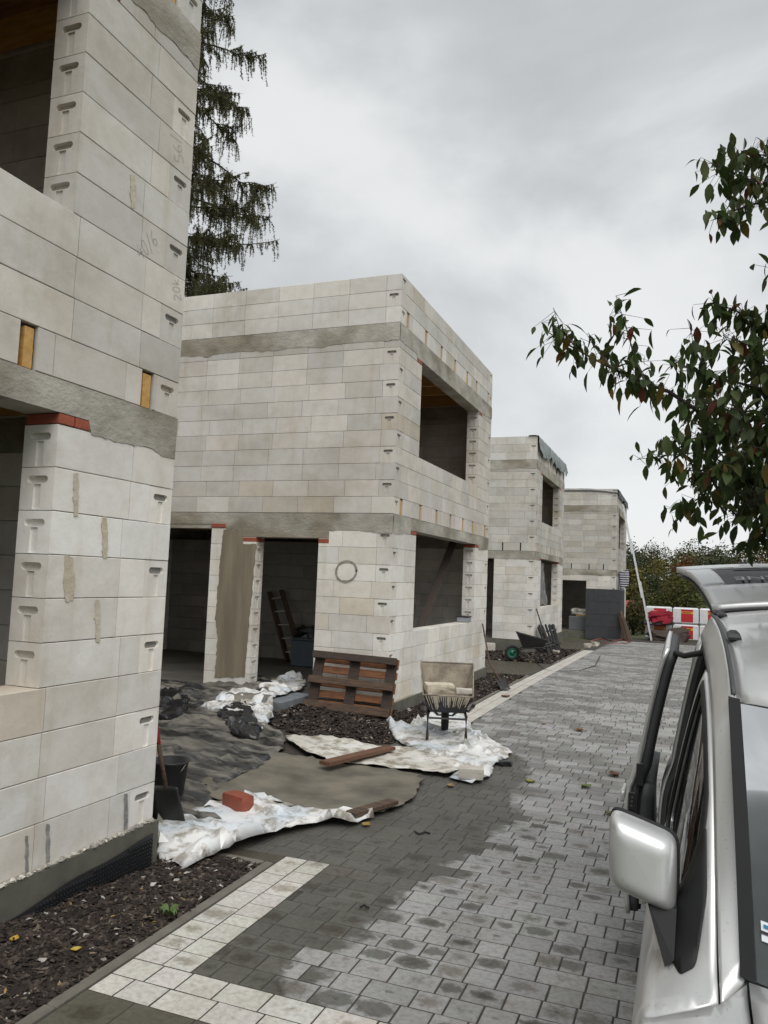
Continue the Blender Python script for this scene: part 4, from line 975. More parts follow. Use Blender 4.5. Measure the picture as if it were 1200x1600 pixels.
tag(MB().tube(cb, .012, 6).obj('cable', M_BLACKPL, smooth=True), 'thin black cable curving over the paving near the third house', 'cable')
# ---- wrapped packs at the end of the road
M_WRAP = material('white_wrap', (.72,.73,.74), (.60,.62,.64), .35, 3, .3, 9); M_PRED = material('printed_red', (.50,.02,.03), (.42,.018,.026), .4, 4, .1); M_PYEL = plain('printed_yellow', (.75,.42,.03), .4)
M_WORD = plain('printed_dark', (.25,.02,.02), .5)
for k, (u0, u1) in enumerate(((1008,1050),(1051,1092),(1093,1134),(1135,1176))):
    p0, p1 = py(u0, 990, 37), py(u1, 990, 37); wd = p1.x-p0.x; zb = -.28
    r = thing('wrapped_pack', ('leftmost white wrapped pack behind the ladder', 'white wrapped pack with red print next to the leftmost one', 'white wrapped pack third from the ladder, partly behind the van', 'white wrapped pack farthest right, behind the van')[k], 'pack', (p0.x, 37, zb), 0, 'wrapped packs at the end of the road')
    for lv in range(2):
        o = MB().bbox(.01, wd-.01, 0, .8, .01+lv*.72, .70+lv*.72, .05).obj('pack_body', M_WRAP, r)
        z = .01+lv*.72
        MB().box(wd*.32, wd*.78, -.004, .001, z+.07, z+.62).obj('red_print', M_PRED, r)
        MB().box(wd*.32, wd*.78, -.009, -.005, z+.44, z+.53).obj('yellow_print', M_PYEL, r); MB().box(wd*.36, wd*.70, -.013, -.010, z+.465, z+.505).obj('dark_print', M_WORD, r)
    MB().box(.0, wd, .02, .78, -.0, .009).obj('pallet_slat', M_OLDWOOD, r)
q = py(1032, 964, 36.6); chunk('red_jacket', 'red jacket lying against the leftmost wrapped pack', 'jacket', (q.x, 36.7, q.z), (.95,.3,.42), .1, material('wine_red_cloth', (.30,.012,.03), (.18,.008,.02), .9, 5), .22, 31)
q = py(1028, 971, 36.6); chunk('black_sack', 'long black sack under the red jacket', 'sack', (q.x, 36.72, q.z-.06), (1.3,.3,.16), .05, M_BLACKC, .1, 33)
q = pz(1046, 992, -.2); chunk('debris_heap', 'dark debris heap in front of the wrapped packs', 'debris', (q.x, 35.8, -.12), (1.5,.7,.55), .1, M_DARKWOOD, .35, 35)
# ---- fallen leaves and scraps
def flatleaf(name, label, u, v, s_, c_, seed, z=.012):
    p = pz(u, v, z)
    for _ in range(4): p = pz(u, v, gz(p.x, p.y)+z)
    rr = random.Random(seed); a0_ = rr.uniform(0, 6.3); m = MB()
    def fn(uu, vv):
        w_ = math.sin(PI*min(1, uu*1.02))**.8*.38; return (p.x+s_*((uu-.5)*math.cos(a0_)-(vv-.5)*2*w_*math.sin(a0_)), p.y+s_*((uu-.5)*math.sin(a0_)+(vv-.5)*2*w_*math.cos(a0_)), p.z+s_*(.16*abs(vv-.5)*2*rr.uniform(.8,1.2)+.22*(uu-.5)**2))
    o = m.grid(fn, 6, 4).obj(name, material('leaf_'+label.split()[0], c_, tuple(x*.7 for x in c_), .7, 20), smooth=True); return tag(o, label, 'leaf', 'fallen leaves')
LV = [('brown', (.13,.065,.04), 960, 1212, .15, 'brown curled fallen leaf on the road beside the open van door'), ('green', (.12,.16,.04), 916, 1230, .12, 'green fallen leaf on the road left of the van door'), ('olive', (.10,.12,.03), 956, 1273, .12, 'olive fallen leaf close to the silver wing mirror'),
  ('tan', (.32,.22,.10), 704, 1229, .10, 'tan fallen leaf beside the film under the wheelbarrow'), ('ochre', (.35,.24,.06), 572, 1290, .09, 'ochre fallen leaf on the dark paving by the rug edge'), ('yellow', (.45,.33,.05), 118, 1485, .055, 'yellow fallen leaf at the kerb of the first mulch bed'), ('gold', (.45,.28,.03), 22, 1469, .06, 'gold fallen leaf on the mulch at the left edge'),
  ('rust', (.22,.09,.04), 905, 1142, .14, 'rust coloured fallen leaf far up the road'), ('pale', (.4,.33,.22), 850, 1131, .10, 'pale fallen leaf on the road beyond the wheelbarrow'), ('lime', (.25,.25,.06), 828, 1222, .11, 'lime fallen leaf on the road right of the film'), ('russet', (.2,.08,.05), 790, 1089, .15, 'russet fallen leaf on the pale border of the second house')]
for k, (nm, c_, u, v, s_, lb_) in enumerate(LV): flatleaf('fallen_leaf', lb_, u, v, s_, c_, k, .03 if u < 200 else .006)
def twig(label, P, r_): tag(MB().tube([pz(u, v, .012) for u, v in P], r_, 5).obj('black_scrap', M_BLACKPL), label, 'scrap')
twig('black plastic scrap on the dark paving near the rug', ((648,1299),(655,1303),(664,1300),(672,1302)), .008)
twig('small bent black scrap on the paving in the foreground', ((563,1417),(569,1414),(576,1418)), .006)
chunk('rubble_lump', 'black rubble lump at the right edge of the film below the wheelbarrow', 'rubble', pz(790, 1192, .03), (.12,.09,.06), .3, M_BLACKC, .03, 41)
# weed in the first bed
p = pz(262, 1432, .02); r = thing('weed', 'small green weed growing in the first mulch bed', 'weed', (p.x, p.y, gz(p.x, p.y)+.015))
for k in range(6):
    a = k*1.15+rnd(-.3,.3); l = rnd(.03,.10)
    MB().grid(lambda uu, vv: (l*uu*math.cos(a)-.016*math.sin(PI*min(1,uu+.05))*(vv-.5)*2*math.sin(a), l*uu*math.sin(a)+.016*math.sin(PI*min(1,uu+.05))*(vv-.5)*2*math.cos(a), .05*math.sin(uu*2.6)+.006*abs(vv-.5)), 6, 2).obj('leaf', plain('weed_leaf', (.07,.13,.025), .6), r, smooth=True)

# ================================================================== THE VAN
CX, CY = .74, .85
def lerpt(T_, x):
    if x <= T_[0][0]: return T_[0][1]
    for (a, b), (c, d) in zip(T_[:-1], T_[1:]):
        if x <= c:
            t = (x-a)/(c-a); return b+(d-b)*t
    return T_[-1][1]
def herm(T_):
    """smooth interpolation through the table"""
    n = len(T_); tg_ = []
    for i in range(n):
        if i == 0: d = (T_[1][1]-T_[0][1])/(T_[1][0]-T_[0][0])
        elif i == n-1: d = (T_[-1][1]-T_[-2][1])/(T_[-1][0]-T_[-2][0])
        else:
            d0 = (T_[i][1]-T_[i-1][1])/(T_[i][0]-T_[i-1][0]); d1 = (T_[i+1][1]-T_[i][1])/(T_[i+1][0]-T_[i][0]); d = 0 if d0*d1 < 0 else 2*d0*d1/(d0+d1+1e-12)
        tg_.append(d)
    def f_(x):
        if x <= T_[0][0]: return T_[0][1]
        if x >= T_[-1][0]: return T_[-1][1]
        for i in range(n-1):
            if x <= T_[i+1][0]:
                h = T_[i+1][0]-T_[i][0]; t = (x-T_[i][0])/h; a, b = T_[i][1], T_[i+1][1]
                return a*(2*t**3-3*t*t+1)+tg_[i]*h*(t**3-2*t*t+t)+b*(3*t*t-2*t**3)+tg_[i+1]*h*(t**3-t*t)
    return f_
HWF = herm([(.18,.79),(.30,.835),(.5,.855),(.75,.862),(.92,.852),(1.0,.834),(1.05,.808),(1.15,.788),(1.30,.756),(1.45,.720),(1.56,.688),(1.64,.650),(1.70,.610)])
Ha = herm([(0,.80),(.3,.885),(.7,.985),(1.0,1.045),(1.10,1.065),(1.16,1.105),(1.3,1.262),(1.5,1.475),(1.665,1.622),(1.9,1.705),(2.25,1.757),(2.7,1.79),(3.3,1.805),(4.2,1.80)])
PLF = herm([(0,.80),(.25,.93),(.6,.985),(1.2,1),(3.5,1),(4.2,.955)])
def zau(a, u):
    h = Ha(a); zb = min(1.02, h-.055)
    return u*zb/1.02 if u < 1.02 else zb+(u-1.02)*(h-zb)/.68
def sau(a, u): return HWF(u)*PLF(a)
def carpaint():
    m = bpy.data.materials.new('silver_paint'); m.use_nodes = True; t = m.node_tree; b = t.nodes['Principled BSDF']
    b.inputs['Base Color'].default_value = (.60,.605,.60,1); b.inputs['Metallic'].default_value = .6; b.inputs['Roughness'].default_value = .34
    b.inputs['Coat Weight'].default_value = .5; b.inputs['Coat Roughness'].default_value = .1
    g = nn(t, 'ShaderNodeNewGeometry'); n = nn(t, 'ShaderNodeTexNoise'); n.inputs['Scale'].default_value = 5; n.inputs['Detail'].default_value = 8; t.links.new(g.outputs['Position'], n.inputs['Vector'])
    r = nn(t, 'ShaderNodeMapRange'); r.inputs[1].default_value = .35; r.inputs[2].default_value = .75; r.inputs[3].default_value = .34; r.inputs[4].default_value = .44; t.links.new(n.outputs[0], r.inputs[0]); t.links.new(r.outputs[0], b.inputs['Roughness'])
    n2 = nn(t, 'ShaderNodeTexNoise'); n2.inputs['Scale'].default_value = 130; n2.inputs['Detail'].default_value = 3; t.links.new(g.outputs['Position'], n2.inputs['Vector'])
    r2 = nn(t, 'ShaderNodeMapRange'); r2.inputs[1].default_value = .66; r2.inputs[2].default_value = .74; t.links.new(n2.outputs[0], r2.inputs[0])
    rgb = nn(t, 'ShaderNodeRGB'); rgb.outputs[0].default_value = (.60,.605,.60,1); t.links.new(mulc(t, rgb.outputs[0], (.72,.68,.62), r2.outputs[0]), b.inputs['Base Color'])
    return m
M_PAINT = carpaint(); M_TRIM = plain('black_trim', (.014,.0145,.015), .65, spec=.3); M_SEAL = plain('rubber_seal', (.01,.01,.01), .7); M_GREYTRIM = plain('grey_inner_trim', (.055,.057,.06), .6)
M_CABIN = plain('cabin_cloth', (.03,.031,.034), .9)
def glassmat(name, tintc, dust_sheen=.02, ior=1.55):
    m = bpy.data.materials.new(name); m.use_nodes = True; t = m.node_tree; t.nodes.remove(t.nodes['Principled BSDF'])
    tr = nn(t, 'ShaderNodeBsdfTransparent'); tr.inputs[0].default_value = (*tintc, 1); gl = nn(t, 'ShaderNodeBsdfGlossy'); gl.inputs['Roughness'].default_value = .03
    n = nn(t, 'ShaderNodeTexNoise'); n.inputs['Scale'].default_value = 9; n.inputs['Detail'].default_value = 7
    r = nn(t, 'ShaderNodeMapRange'); r.inputs[1].default_value = .4; r.inputs[2].default_value = .8; r.inputs[3].default_value = dust_sheen; r.inputs[4].default_value = dust_sheen+.08; t.links.new(n.outputs[0], r.inputs[0])
    df = nn(t, 'ShaderNodeBsdfDiffuse'); df.inputs[0].default_value = (.30,.345,.335,1); ms0 = nn(t, 'ShaderNodeMixShader'); t.links.new(r.outputs[0], ms0.inputs[0]); t.links.new(tr.outputs[0], ms0.inputs[1]); t.links.new(df.outputs[0], ms0.inputs[2])  # grey green diffuse: some dust, mostly reflected sky sheen painted into the glass
    fr_ = nn(t, 'ShaderNodeFresnel'); fr_.inputs[0].default_value = ior; ms = nn(t, 'ShaderNodeMixShader'); t.links.new(fr_.outputs[0], ms.inputs[0]); t.links.new(ms0.outputs[0], ms.inputs[1]); t.links.new(gl.outputs[0], ms.inputs[2])
    t.links.new(ms.outputs[0], t.nodes['Material Output'].inputs[0]); return m
def darkglass():
    m = glassmat('tailgate_glass', (.35,.37,.37)); t = m.node_tree; ms = [n for n in t.nodes if n.type == 'MIX_SHADER' and n.inputs[0].is_linked and n.inputs[0].links[0].from_node.type == 'FRESNEL'][0]; t.links.remove(ms.inputs[0].links[0]); ms.inputs[0].default_value = .14; return m
M_TGL = darkglass()
M_WIND = glassmat('windscreen_glass', (.46,.55,.53), .13, 1.75); M_SIDEG = glassmat('side_glass', (.30,.33,.32))
van = thing('silver_van', 'silver family van with its sliding door and tailgate open at the right edge', 'van', (0,0,0))
def inset_poly(P, d):
    x0, x1, y0, y1 = min(p[0] for p in P), max(p[0] for p in P), min(p[1] for p in P), max(p[1] for p in P); cx_, cy_ = (x0+x1)/2, (y0+y1)/2
    kx, ky = 1-2*d/(x1-x0), 1-2*d/(y1-y0); return [(cx_+(p[0]-cx_)*kx, cy_+(p[1]-cy_)*ky) for p in P]
def fillet(P, r_=.03, n=4):
    out_ = []
    for i in range(len(P)):
        a, b, c = Vector(P[i-1]), Vector(P[i]), Vector(P[(i+1) % len(P)]); d1, d2 = (a-b), (c-b); ang = d1.angle(d2)
        if ang > 2.75: out_.append(tuple(b)); continue
        k = min(r_, d1.length*.45, d2.length*.45); p, q = b+d1.normalized()*k, b+d2.normalized()*k
        for j in range(n+1): t = j/n; out_.append(tuple(p*(1-t)**2+b*2*t*(1-t)+q*t*t))
    return out_
def side_patch(nm, P, mat, parent, holes=(), off=0, da=0, side=1, thick=.022, step=.07, bulge=True):
    bd = []
    def dens(Q):
        o = []
        for i in range(len(Q)):
            a, b = Q[i], Q[(i+1) % len(Q)]; k = max(1, int(math.hypot(a[0]-b[0], a[1]-b[1])/step+.3)); o += [(a[0]+(b[0]-a[0])*j/k, a[1]+(b[1]-a[1])*j/k) for j in range(k)]
        return o
    rings = [dens(P)]+[dens(h) for h in holes]; pts = [p for r_ in rings for p in r_]; ed = []; b0 = 0
    for r_ in rings: ed += [(b0+i, b0+(i+1) % len(r_)) for i in range(len(r_))]; b0 += len(r_)
    for a in frange(min(p[0] for p in P), max(p[0] for p in P), step):
        for z in frange(min(p[1] for p in P), max(p[1] for p in P), step*.7):
            if inpoly(a, z, rings[0]) and not any(inpoly(a, z, h) for h in rings[1:]) and min(math.hypot(a-q[0], z-q[1]) for q in pts[:b0]) > step*.35: pts.append((a, z))
    r = delaunay_2d_cdt([Vector(p) for p in pts], ed, [], 0, 1e-5); fs = []
    for f_ in r[2]:
        c_ = sum((r[0][i] for i in f_), Vector((0,0)))/len(f_)
        if inpoly(c_.x, c_.y, rings[0]) and not any(inpoly(c_.x, c_.y, h) for h in rings[1:]): fs.append(f_ if side < 0 else f_[::-1])
    vs = []
    for q in r[0]: vs.append((CX-(sau(q.x, min(1.7, q.y))+off)*side, CY+q.x+da, zau(q.x, min(1.7, q.y))))
    o = MB().add(vs, fs).obj(nm, mat, parent, smooth=True)
    if thick:
        k_ = o.modifiers.new('t', 'SOLIDIFY'); k_.thickness = thick; k_.offset = -1
    return o
def arch(ac, r_, a0, a1): return [(ac+r_*math.cos(t), .31+r_*math.sin(t)) for t in [a0+(a1-a0)*i/14 for i in range(15)]]
AF, AR = .80, 3.47
DOOR = [(1.085,.37),(2.285,.37),(2.315,.75),(2.315,1.02),(2.29,1.35),(2.25,1.60),(2.0,1.60),(1.8,1.60),(1.6,1.60),(1.45,1.60),(1.34,1.60),(1.22,1.60),(1.14,1.60),(1.075,1.60),(1.06,1.45),(1.055,1.2),(1.055,1.02),(1.06,.8)]
HOLE = fillet([(1.375,1.10),(2.225,1.10),(2.20,1.35),(2.165,1.572),(1.9,1.572),(1.7,1.572),(1.5,1.572),(1.42,1.55),(1.375,1.42)], .04)
SLD = [(2.335,.37),(3.27,.37),(3.31,1.0),(3.29,1.35),(3.24,1.60),(2.9,1.60),(2.6,1.60),(2.275,1.60),(2.31,1.35),(2.335,1.02)]
SHOLE = fillet([(2.40,1.09),(3.24,1.09),(3.19,1.55),(2.365,1.55)], .06)
FEND = [(.30,.62),(.33,.42)]+arch(AF, .355, PI*.93, .12)[0:]+[(1.078,.34),(1.052,.8),(1.047,1.02),(1.047,1.2),(1.052,1.45),(1.067,1.605),(1.10,1.66),(1.125,1.70),(1.0,1.70),(.8,1.70),(.6,1.70),(.4,1.70),(.28,1.70),(.24,1.3),(.27,.9)]
QUART = [(3.285,.33)]+arch(AR, .355, PI, 0)+[(4.02,.40),(4.12,.62),(4.12,1.1),(3.99,1.45),(3.95,1.60),(3.6,1.60),(3.252,1.60),(3.302,1.35),(3.325,1.0)]
QHOLE = fillet([(3.42,1.12),(3.96,1.12),(3.88,1.50),(3.39,1.50)], .06)
for side in (1, -1):
    side_patch('front_fender', FEND, M_PAINT, van, side=side, step=.032)
    d = side_patch('front_door', DOOR, M_PAINT, van, [HOLE], side=side, thick=.03, step=.05)
    side_patch('door_glass', inset_poly(HOLE, -.012), M_SIDEG, d, off=-.016, side=side, thick=.004)
    side_patch('window_seal', inset_poly(HOLE, -.014), M_SEAL, d, [inset_poly(HOLE, .012)], off=.002, side=side, thick=.012, step=.05)
    side_patch('mirror_base', fillet([(1.15,1.36),(1.27,1.17),(1.36,1.09),(1.362,1.42),(1.405,1.555),(1.42,1.575),(1.28,1.575),(1.16,1.50)], .03), M_TRIM, d, off=.006, side=side, thick=.01, step=.05)
    side_patch('door_handle', fillet([(2.06,.86),(2.24,.86),(2.24,.91),(2.06,.91)], .02), M_PAINT, d, off=.025, side=side, thick=.02, step=.04)
    side_patch('rear_quarter', QUART, M_PAINT, van, [QHOLE], side=side)
    side_patch('quarter_glass', inset_poly(QHOLE, -.012), M_SIDEG, van, off=-.012, side=side, thick=.004)
    side_patch('sill', [(1.16,.20),(3.10,.20),(3.12,.355),(1.16,.355)], M_TRIM, van, side=side)
    # cant rail: from the foot of the pillar over the doors to the back
    def rail(uu, vv):
        u = 1.612+.088*vv; lo = 1.135-.06*(1-vv); a = lo+(3.95-lo)*uu; return (CX-side*sau(a, u), CY+a, zau(a, u))
    o = MB().grid(rail, 60, 6).obj('pillar_and_rail', M_PAINT, van, smooth=True); k_ = o.modifiers.new('t', 'SOLIDIFY'); k_.thickness = .05; k_.offset = -1 if side < 0 else 1
    if side < 0:
        d = side_patch('sliding_door', SLD, M_PAINT, van, [SHOLE], side=-1); side_patch('door_glass', inset_poly(SHOLE, -.012), M_SIDEG, d, off=-.012, side=-1, thick=.004)
# open sliding door on the near side: skin, dark inner panel and edge, latch plates
OFF, DA = .155, .92
sdr = side_patch('sliding_door', SLD, M_PAINT, van, [SHOLE], off=OFF, da=DA, thick=.02, step=.05)
side_patch('inner_panel', inset_poly(SLD, .012), M_GREYTRIM, sdr, [inset_poly(SHOLE, -.012)], off=OFF-.022, da=DA, thick=.035, step=.05)
side_patch('inner_lower_panel', [(2.36,.42),(3.23,.42),(3.27,.98),(2.36,.99)], M_GREYTRIM, sdr, off=OFF-.05, da=DA, thick=.075, step=.08)
side_patch('inner_seal', inset_poly(SLD, .022), M_SEAL, sdr, [inset_poly(SLD, .036)], off=OFF-.058, da=DA, thick=.012, step=.05)
side_patch('door_glass', inset_poly(SHOLE, -.01), M_SIDEG, sdr, off=OFF-.012, da=DA, thick=.004)
def edgept(z, din): a = 2.335 if z < 1.0 else 2.335-(z-1.02)*.065; u = z if z < 1.02 else 1.02+(z-1.02)*.68/(Ha(a)-1.02); return Vector((CX-(sau(a, u)+OFF)+din, CY+a+DA, z))
for z, h in ((1.03,.11),(.90,.085),(.80,.05)):
    p = edgept(z, .032); MB().bbox(p.x-.016, p.x+.016, p.y-.006, p.y+.006, z-h/2, z+h/2, .004).obj('latch_plate', M_BLACKPL, sdr)
for k in range(3):
    p = edgept(.90+.02*(k-1), .032); MB().tube([(p.x, p.y-.006, p.z), (p.x, p.y-.012, p.z)], .0045, 8).obj('contact_pin', M_STEEL, sdr)
side_patch('outer_handle', fillet([(2.40,.87),(2.58,.87),(2.58,.93),(2.40,.93)], .02), M_PAINT, sdr, off=OFF+.028, da=DA, thick=.02, step=.04)
p = edgept(1.63, .05); q = Vector((CX-.64, CY+3.12, 1.665)); MB().tube([p, p.lerp(q, .3)+Vector((0,0,-.02)), p.lerp(q, .8)+Vector((0,0,-.015)), q], .014, 8).obj('roller_arm', M_BLACKPL, sdr, smooth=True)
# doorway seals and pillars seen through the open side
side_patch('doorway_seal', SLD, M_SEAL, van, [inset_poly(SLD, .035)], off=-.035, thick=.03, step=.05)
side_patch('doorway_frame', inset_poly(SLD, -.012), M_GREYTRIM, van, [inset_poly(SLD, .02)], off=-.015, thick=.06, step=.05)
MB().bbox(CX-.70, CX-.66, CY+2.30, CY+2.35, 1.24, 1.30, .006).obj('belt_anchor', plain('amber_plastic', (.8,.35,.02), .4), van)
# roof
def roofz(a, s_): return Ha(a)+.055*(1-(s_/.61)**2)
def roof(uu, vv):
    s_ = -.604+1.208*uu; a = (1.55+.115*(s_/.61)**2)+(3.86-(1.55+.115*(s_/.61)**2))*vv
    return (CX-s_, CY+a, roofz(a, s_)-(.012 if abs(s_) > .57 else 0))
o = MB().grid(roof, 30, 36).obj('roof', M_PAINT, van, smooth=True, fix=True); k_ = o.modifiers.new('t', 'SOLIDIFY'); k_.thickness = .02; k_.offset = -1
for sg in (1, -1):
    m = MB(); P = [(CX-sg*.607, CY+a, Ha(a)+.001) for a in [1.69+(3.84-1.69)*i/30 for i in range(31)]]; m.tube(P, .007, 6).obj('roof_ditch_strip', M_GREYTRIM, van, smooth=True)
    for a in (2.28, 3.3, 3.72):
        z = roofz(a, .57); MB().bbox(-.022, .022, -.06, .06, -.01, .022, .012).obj('rail_mount', M_BLACKPL, van, loc=(CX-sg*.575, CY+a, z)).rotation_euler = (math.atan2(Ha(a+.05)-Ha(a-.05), .1), 0, 0)
# windscreen with dark band and trim
def wsp(s_, v):
    a0, a1 = 1.0+.135*(s_/.633)**2, 1.55+.115*(s_/.61)**2; z0 = 1.055+.03*(s_/.633)**2; z1 = roofz(a1, min(.6, abs(s_)))
    b = .022*math.sin(PI*v); return Vector((CX-s_, CY+a0+(a1-a0)*v-b*.7, z0+(z1-z0)*v+b))
def ws(uu, vv): w_ = .618-.012*vv; return wsp((-1+2*uu)*w_, .01+.975*vv)
g = MB().grid(ws, 24, 14).obj('windscreen', M_WIND, van, smooth=True)
def band_(u0, u1, v0, v1, nm, mat, lift=-.004, n=24): 
    return MB().grid(lambda uu, vv: wsp((-1+2*(u0+(u1-u0)*uu))*.622, v0+(v1-v0)*vv)+Vector((0,-lift*.7,lift)), n, 10).obj(nm, mat, g, smooth=True)
band_(0,.024,0,1,'frit_band',M_TRIM); band_(.976,1,0,1,'frit_band',M_TRIM); band_(.0245,.9755,0,.08,'frit_band',M_TRIM); band_(.0245,.9755,.965,1,'frit_band',M_TRIM)
for sg in (0, 1): band_(sg*1.0-.012+.004*(1-2*sg)*3, sg*1.0+.012+.004*(1-2*sg)*3, 0, 1.0, 'windscreen_trim', M_TRIM, .006, 2)
st = wsp(.44, .155); M_STK1, M_STK2 = plain('sticker_white', (.7,.75,.78), .4), plain('sticker_blue', (.03,.18,.32), .4)
best = min(((abs(t_[0]-1192)+abs(t_[1]-1458), u_/200, v_/100) for u_ in range(150, 200) for v_ in range(5, 70) for t_ in [toimg(wsp((-1+2*u_/200)*.622, v_/100))]))
su, sv = best[1]-.012, best[2]
band_(su-.015,su+.015,sv-.028,sv+.028,'inspection_sticker',M_STK1,.004,4); band_(su-.012,su+.017,sv-.010,sv-.001,'sticker_mark',M_BLACKPL,.006,4); band_(su-.011,su+.011,sv+.008,sv+.018,'sticker_mark',M_STK2,.006,4)
# bonnet and nose
def hood(uu, vv):
    s_ = (-1+2*uu)*.604; a = .10+(.985+.13*(s_/.61)**2-.10)*vv
    return (CX-s_*PLF(a), CY+a+.10*(s_/.61)**2*(1-vv), Ha(a)+.05*(1-(s_/.61)**2)*(.5+.5*vv)-.0)
o = MB().grid(hood, 24, 16).obj('bonnet', M_PAINT, van, smooth=True)
k_ = o.modifiers.new('t', 'SOLIDIFY'); k_.thickness = .02; k_.offset = -1
MB().grid(lambda uu, vv: (CX+.61-1.22*uu, CY+.975+.13*(2*uu-1)**2+.05*vv, 1.055-.012*vv+.012*(2*uu-1)**2), 20, 3).obj('cowl', M_TRIM, van, smooth=True)
def nose(uu, vv):
    s_ = -1+2*uu; z = .22+.60*vv; r_ = .79*(1-.02*vv); return (CX-s_*r_, CY+.02+.12*vv**2+.30*abs(s_)**3.2, z)
MB().grid(nose, 24, 10).obj('front_bumper', M_PAINT, van, smooth=True)
for sg in (1, -1):
    MB().grid(lambda uu, vv: (CX-sg*(.42+.27*uu), CY+.11+.19*uu**2*1.1-.01+.08*vv, .66+.17*vv), 8, 6).obj('headlight', M_ALU, van, smooth=True)
MB().grid(lambda uu, vv: (CX-.38+.76*uu, CY+.055+.05*vv, .60+.14*vv), 10, 4).obj('grille', M_TRIM, van)
# mirror on the near door
def housing(cx_, cy_, cz_, wd, ht, dp, sg, mat, nm, par):
    m = MB(); nu, nv = 28, 14
    def fn(uu, vv):
        a = uu*2*PI; e_ = .30; ca, sa = math.cos(a), math.sin(a); q = math.sin(vv*PI/2)**.42; 
        X_ = math.copysign(abs(ca)**e_, ca)*wd/2*q; Z_ = math.copysign(abs(sa)**e_, sa)*ht/2*q; dpt = dp*(math.cos(vv*PI/2)**.7)
        Z_ += -.32*X_*sg; return (cx_+X_, cy_-dpt+.10*X_*sg, cz_+Z_)
    return m.grid(fn, nu, nv).obj(nm, mat, par, smooth=True)
mm = link('wing_mirror', None, van)
mc = pz(1003, 1358, 1.245)
housing(mc.x-.002, mc.y+.09, mc.z, .164, .186, .085, 1, M_PAINT, 'mirror_housing', mm)
housing(mc.x+.001, mc.y+.105, mc.z, .172, .194, .012, 1, M_TRIM, 'mirror_rim', mm)
MB().bbox(mc.x-.07, mc.x+.07, mc.y+.107, mc.y+.112, mc.z-.07, mc.z+.07, .003).obj('mirror_glass', M_ALU, mm)
f0 = Vector((mc.x+.03, mc.y+.07, mc.z-.115)); f1 = Vector((CX-sau(1.3,1.16)-.004, CY+1.27, 1.085))
MB().add([f0+Vector((-.02,-.03,.03)), f0+Vector((.05,-.03,.02)), f0+Vector((.05,.04,.02)), f0+Vector((-.02,.04,.03)), f1+Vector((.01,-.09,-.03)), f1+Vector((.03,-.08,-.015)), f1+Vector((.04,.10,.03)), f1+Vector((.005,.10,-.02))], [(3,2,1,0),(4,5,6,7),(0,1,5,4),(1,2,6,5),(2,3,7,6),(3,0,4,7)]).obj('mirror_foot', M_TRIM, mm, fix=True)
m2_ = link('wing_mirror', None, van); housing(2*CX-mc.x, mc.y+.09, mc.z, .182, .222, .10, -1, M_PAINT, 'mirror_housing', m2_)
# tailgate, swung up
tg = link('tailgate', None, van)
HGY, HGZ, TL, TA = CY+3.89, 1.825, 1.12, math.radians(12.5)
def tgp(s_, l, lift=0):
    prof = .05*math.sin(PI*min(1, l/TL))+.02
    w_ = .60+.20*(l/TL)**1.2*(1 if l > .12 else .9)+.0; y = HGY+l*math.cos(TA)-(prof+lift)*math.sin(TA); z = HGZ+l*math.sin(TA)+(prof+lift)*math.cos(TA)+.045*(1-s_*s_)
    return Vector((CX-s_*w_, y, z))
WL0, WL1, WS = .33, .83, .80
def frame_grid(f_):
    return MB().grid(f_, 24, 20)
m = MB()
def gsub(u0, u1, v0, v1, nu, nv): m.grid(lambda uu, vv: tgp(-1+2*(u0+(u1-u0)*uu), (v0+(v1-v0)*vv)*TL), nu, nv)
v0_, v1_ = WL0/TL, WL1/TL; us = (1-WS)/2
gsub(0,1,0,v0_,24,6); gsub(0,1,v1_,1,24,6); gsub(0,us,v0_,v1_,4,8); gsub(1-us,1,v0_,v1_,4,8)
o = m.obj('tailgate_skin', M_PAINT, tg, smooth=True); k_ = o.modifiers.new('t', 'SOLIDIFY'); k_.thickness = .035; k_.offset = 1 
MB().grid(lambda uu, vv: tgp((-1+2*(us-.01+(1-2*us+.02)*uu)), WL0-.01+(WL1-WL0+.02)*vv, -.006), 20, 8).obj('rear_glass', M_TGL, tg, smooth=True)
MB().grid(lambda uu, vv: tgp(-1+2*uu, TL*vv, -.055) , 20, 10).obj('inner_lining', M_GREYTRIM, tg, smooth=True)
MB().grid(lambda uu, vv: tgp(-.52+1.04*uu, TL-.10+.08*vv, .012), 16, 3).obj('grip_strip', M_TRIM, tg, smooth=True)
wpv = tgp(0.02, .27, .02); MB().lathe([(0,.03),(.02,.03),(.032,.015),(.034,0)], 16, Matrix.Translation(wpv)).obj('wiper_pivot', M_BLACKPL, tg, smooth=True)
MB().tube([wpv+Vector((0,0,.02)), tgp(-.3,.42,.025), tgp(-.62,.5,.012)], .008, 6).obj('wiper_arm', M_BLACKPL, tg)
M_DECAL = plain('white_decal', (.75,.75,.74), .5)
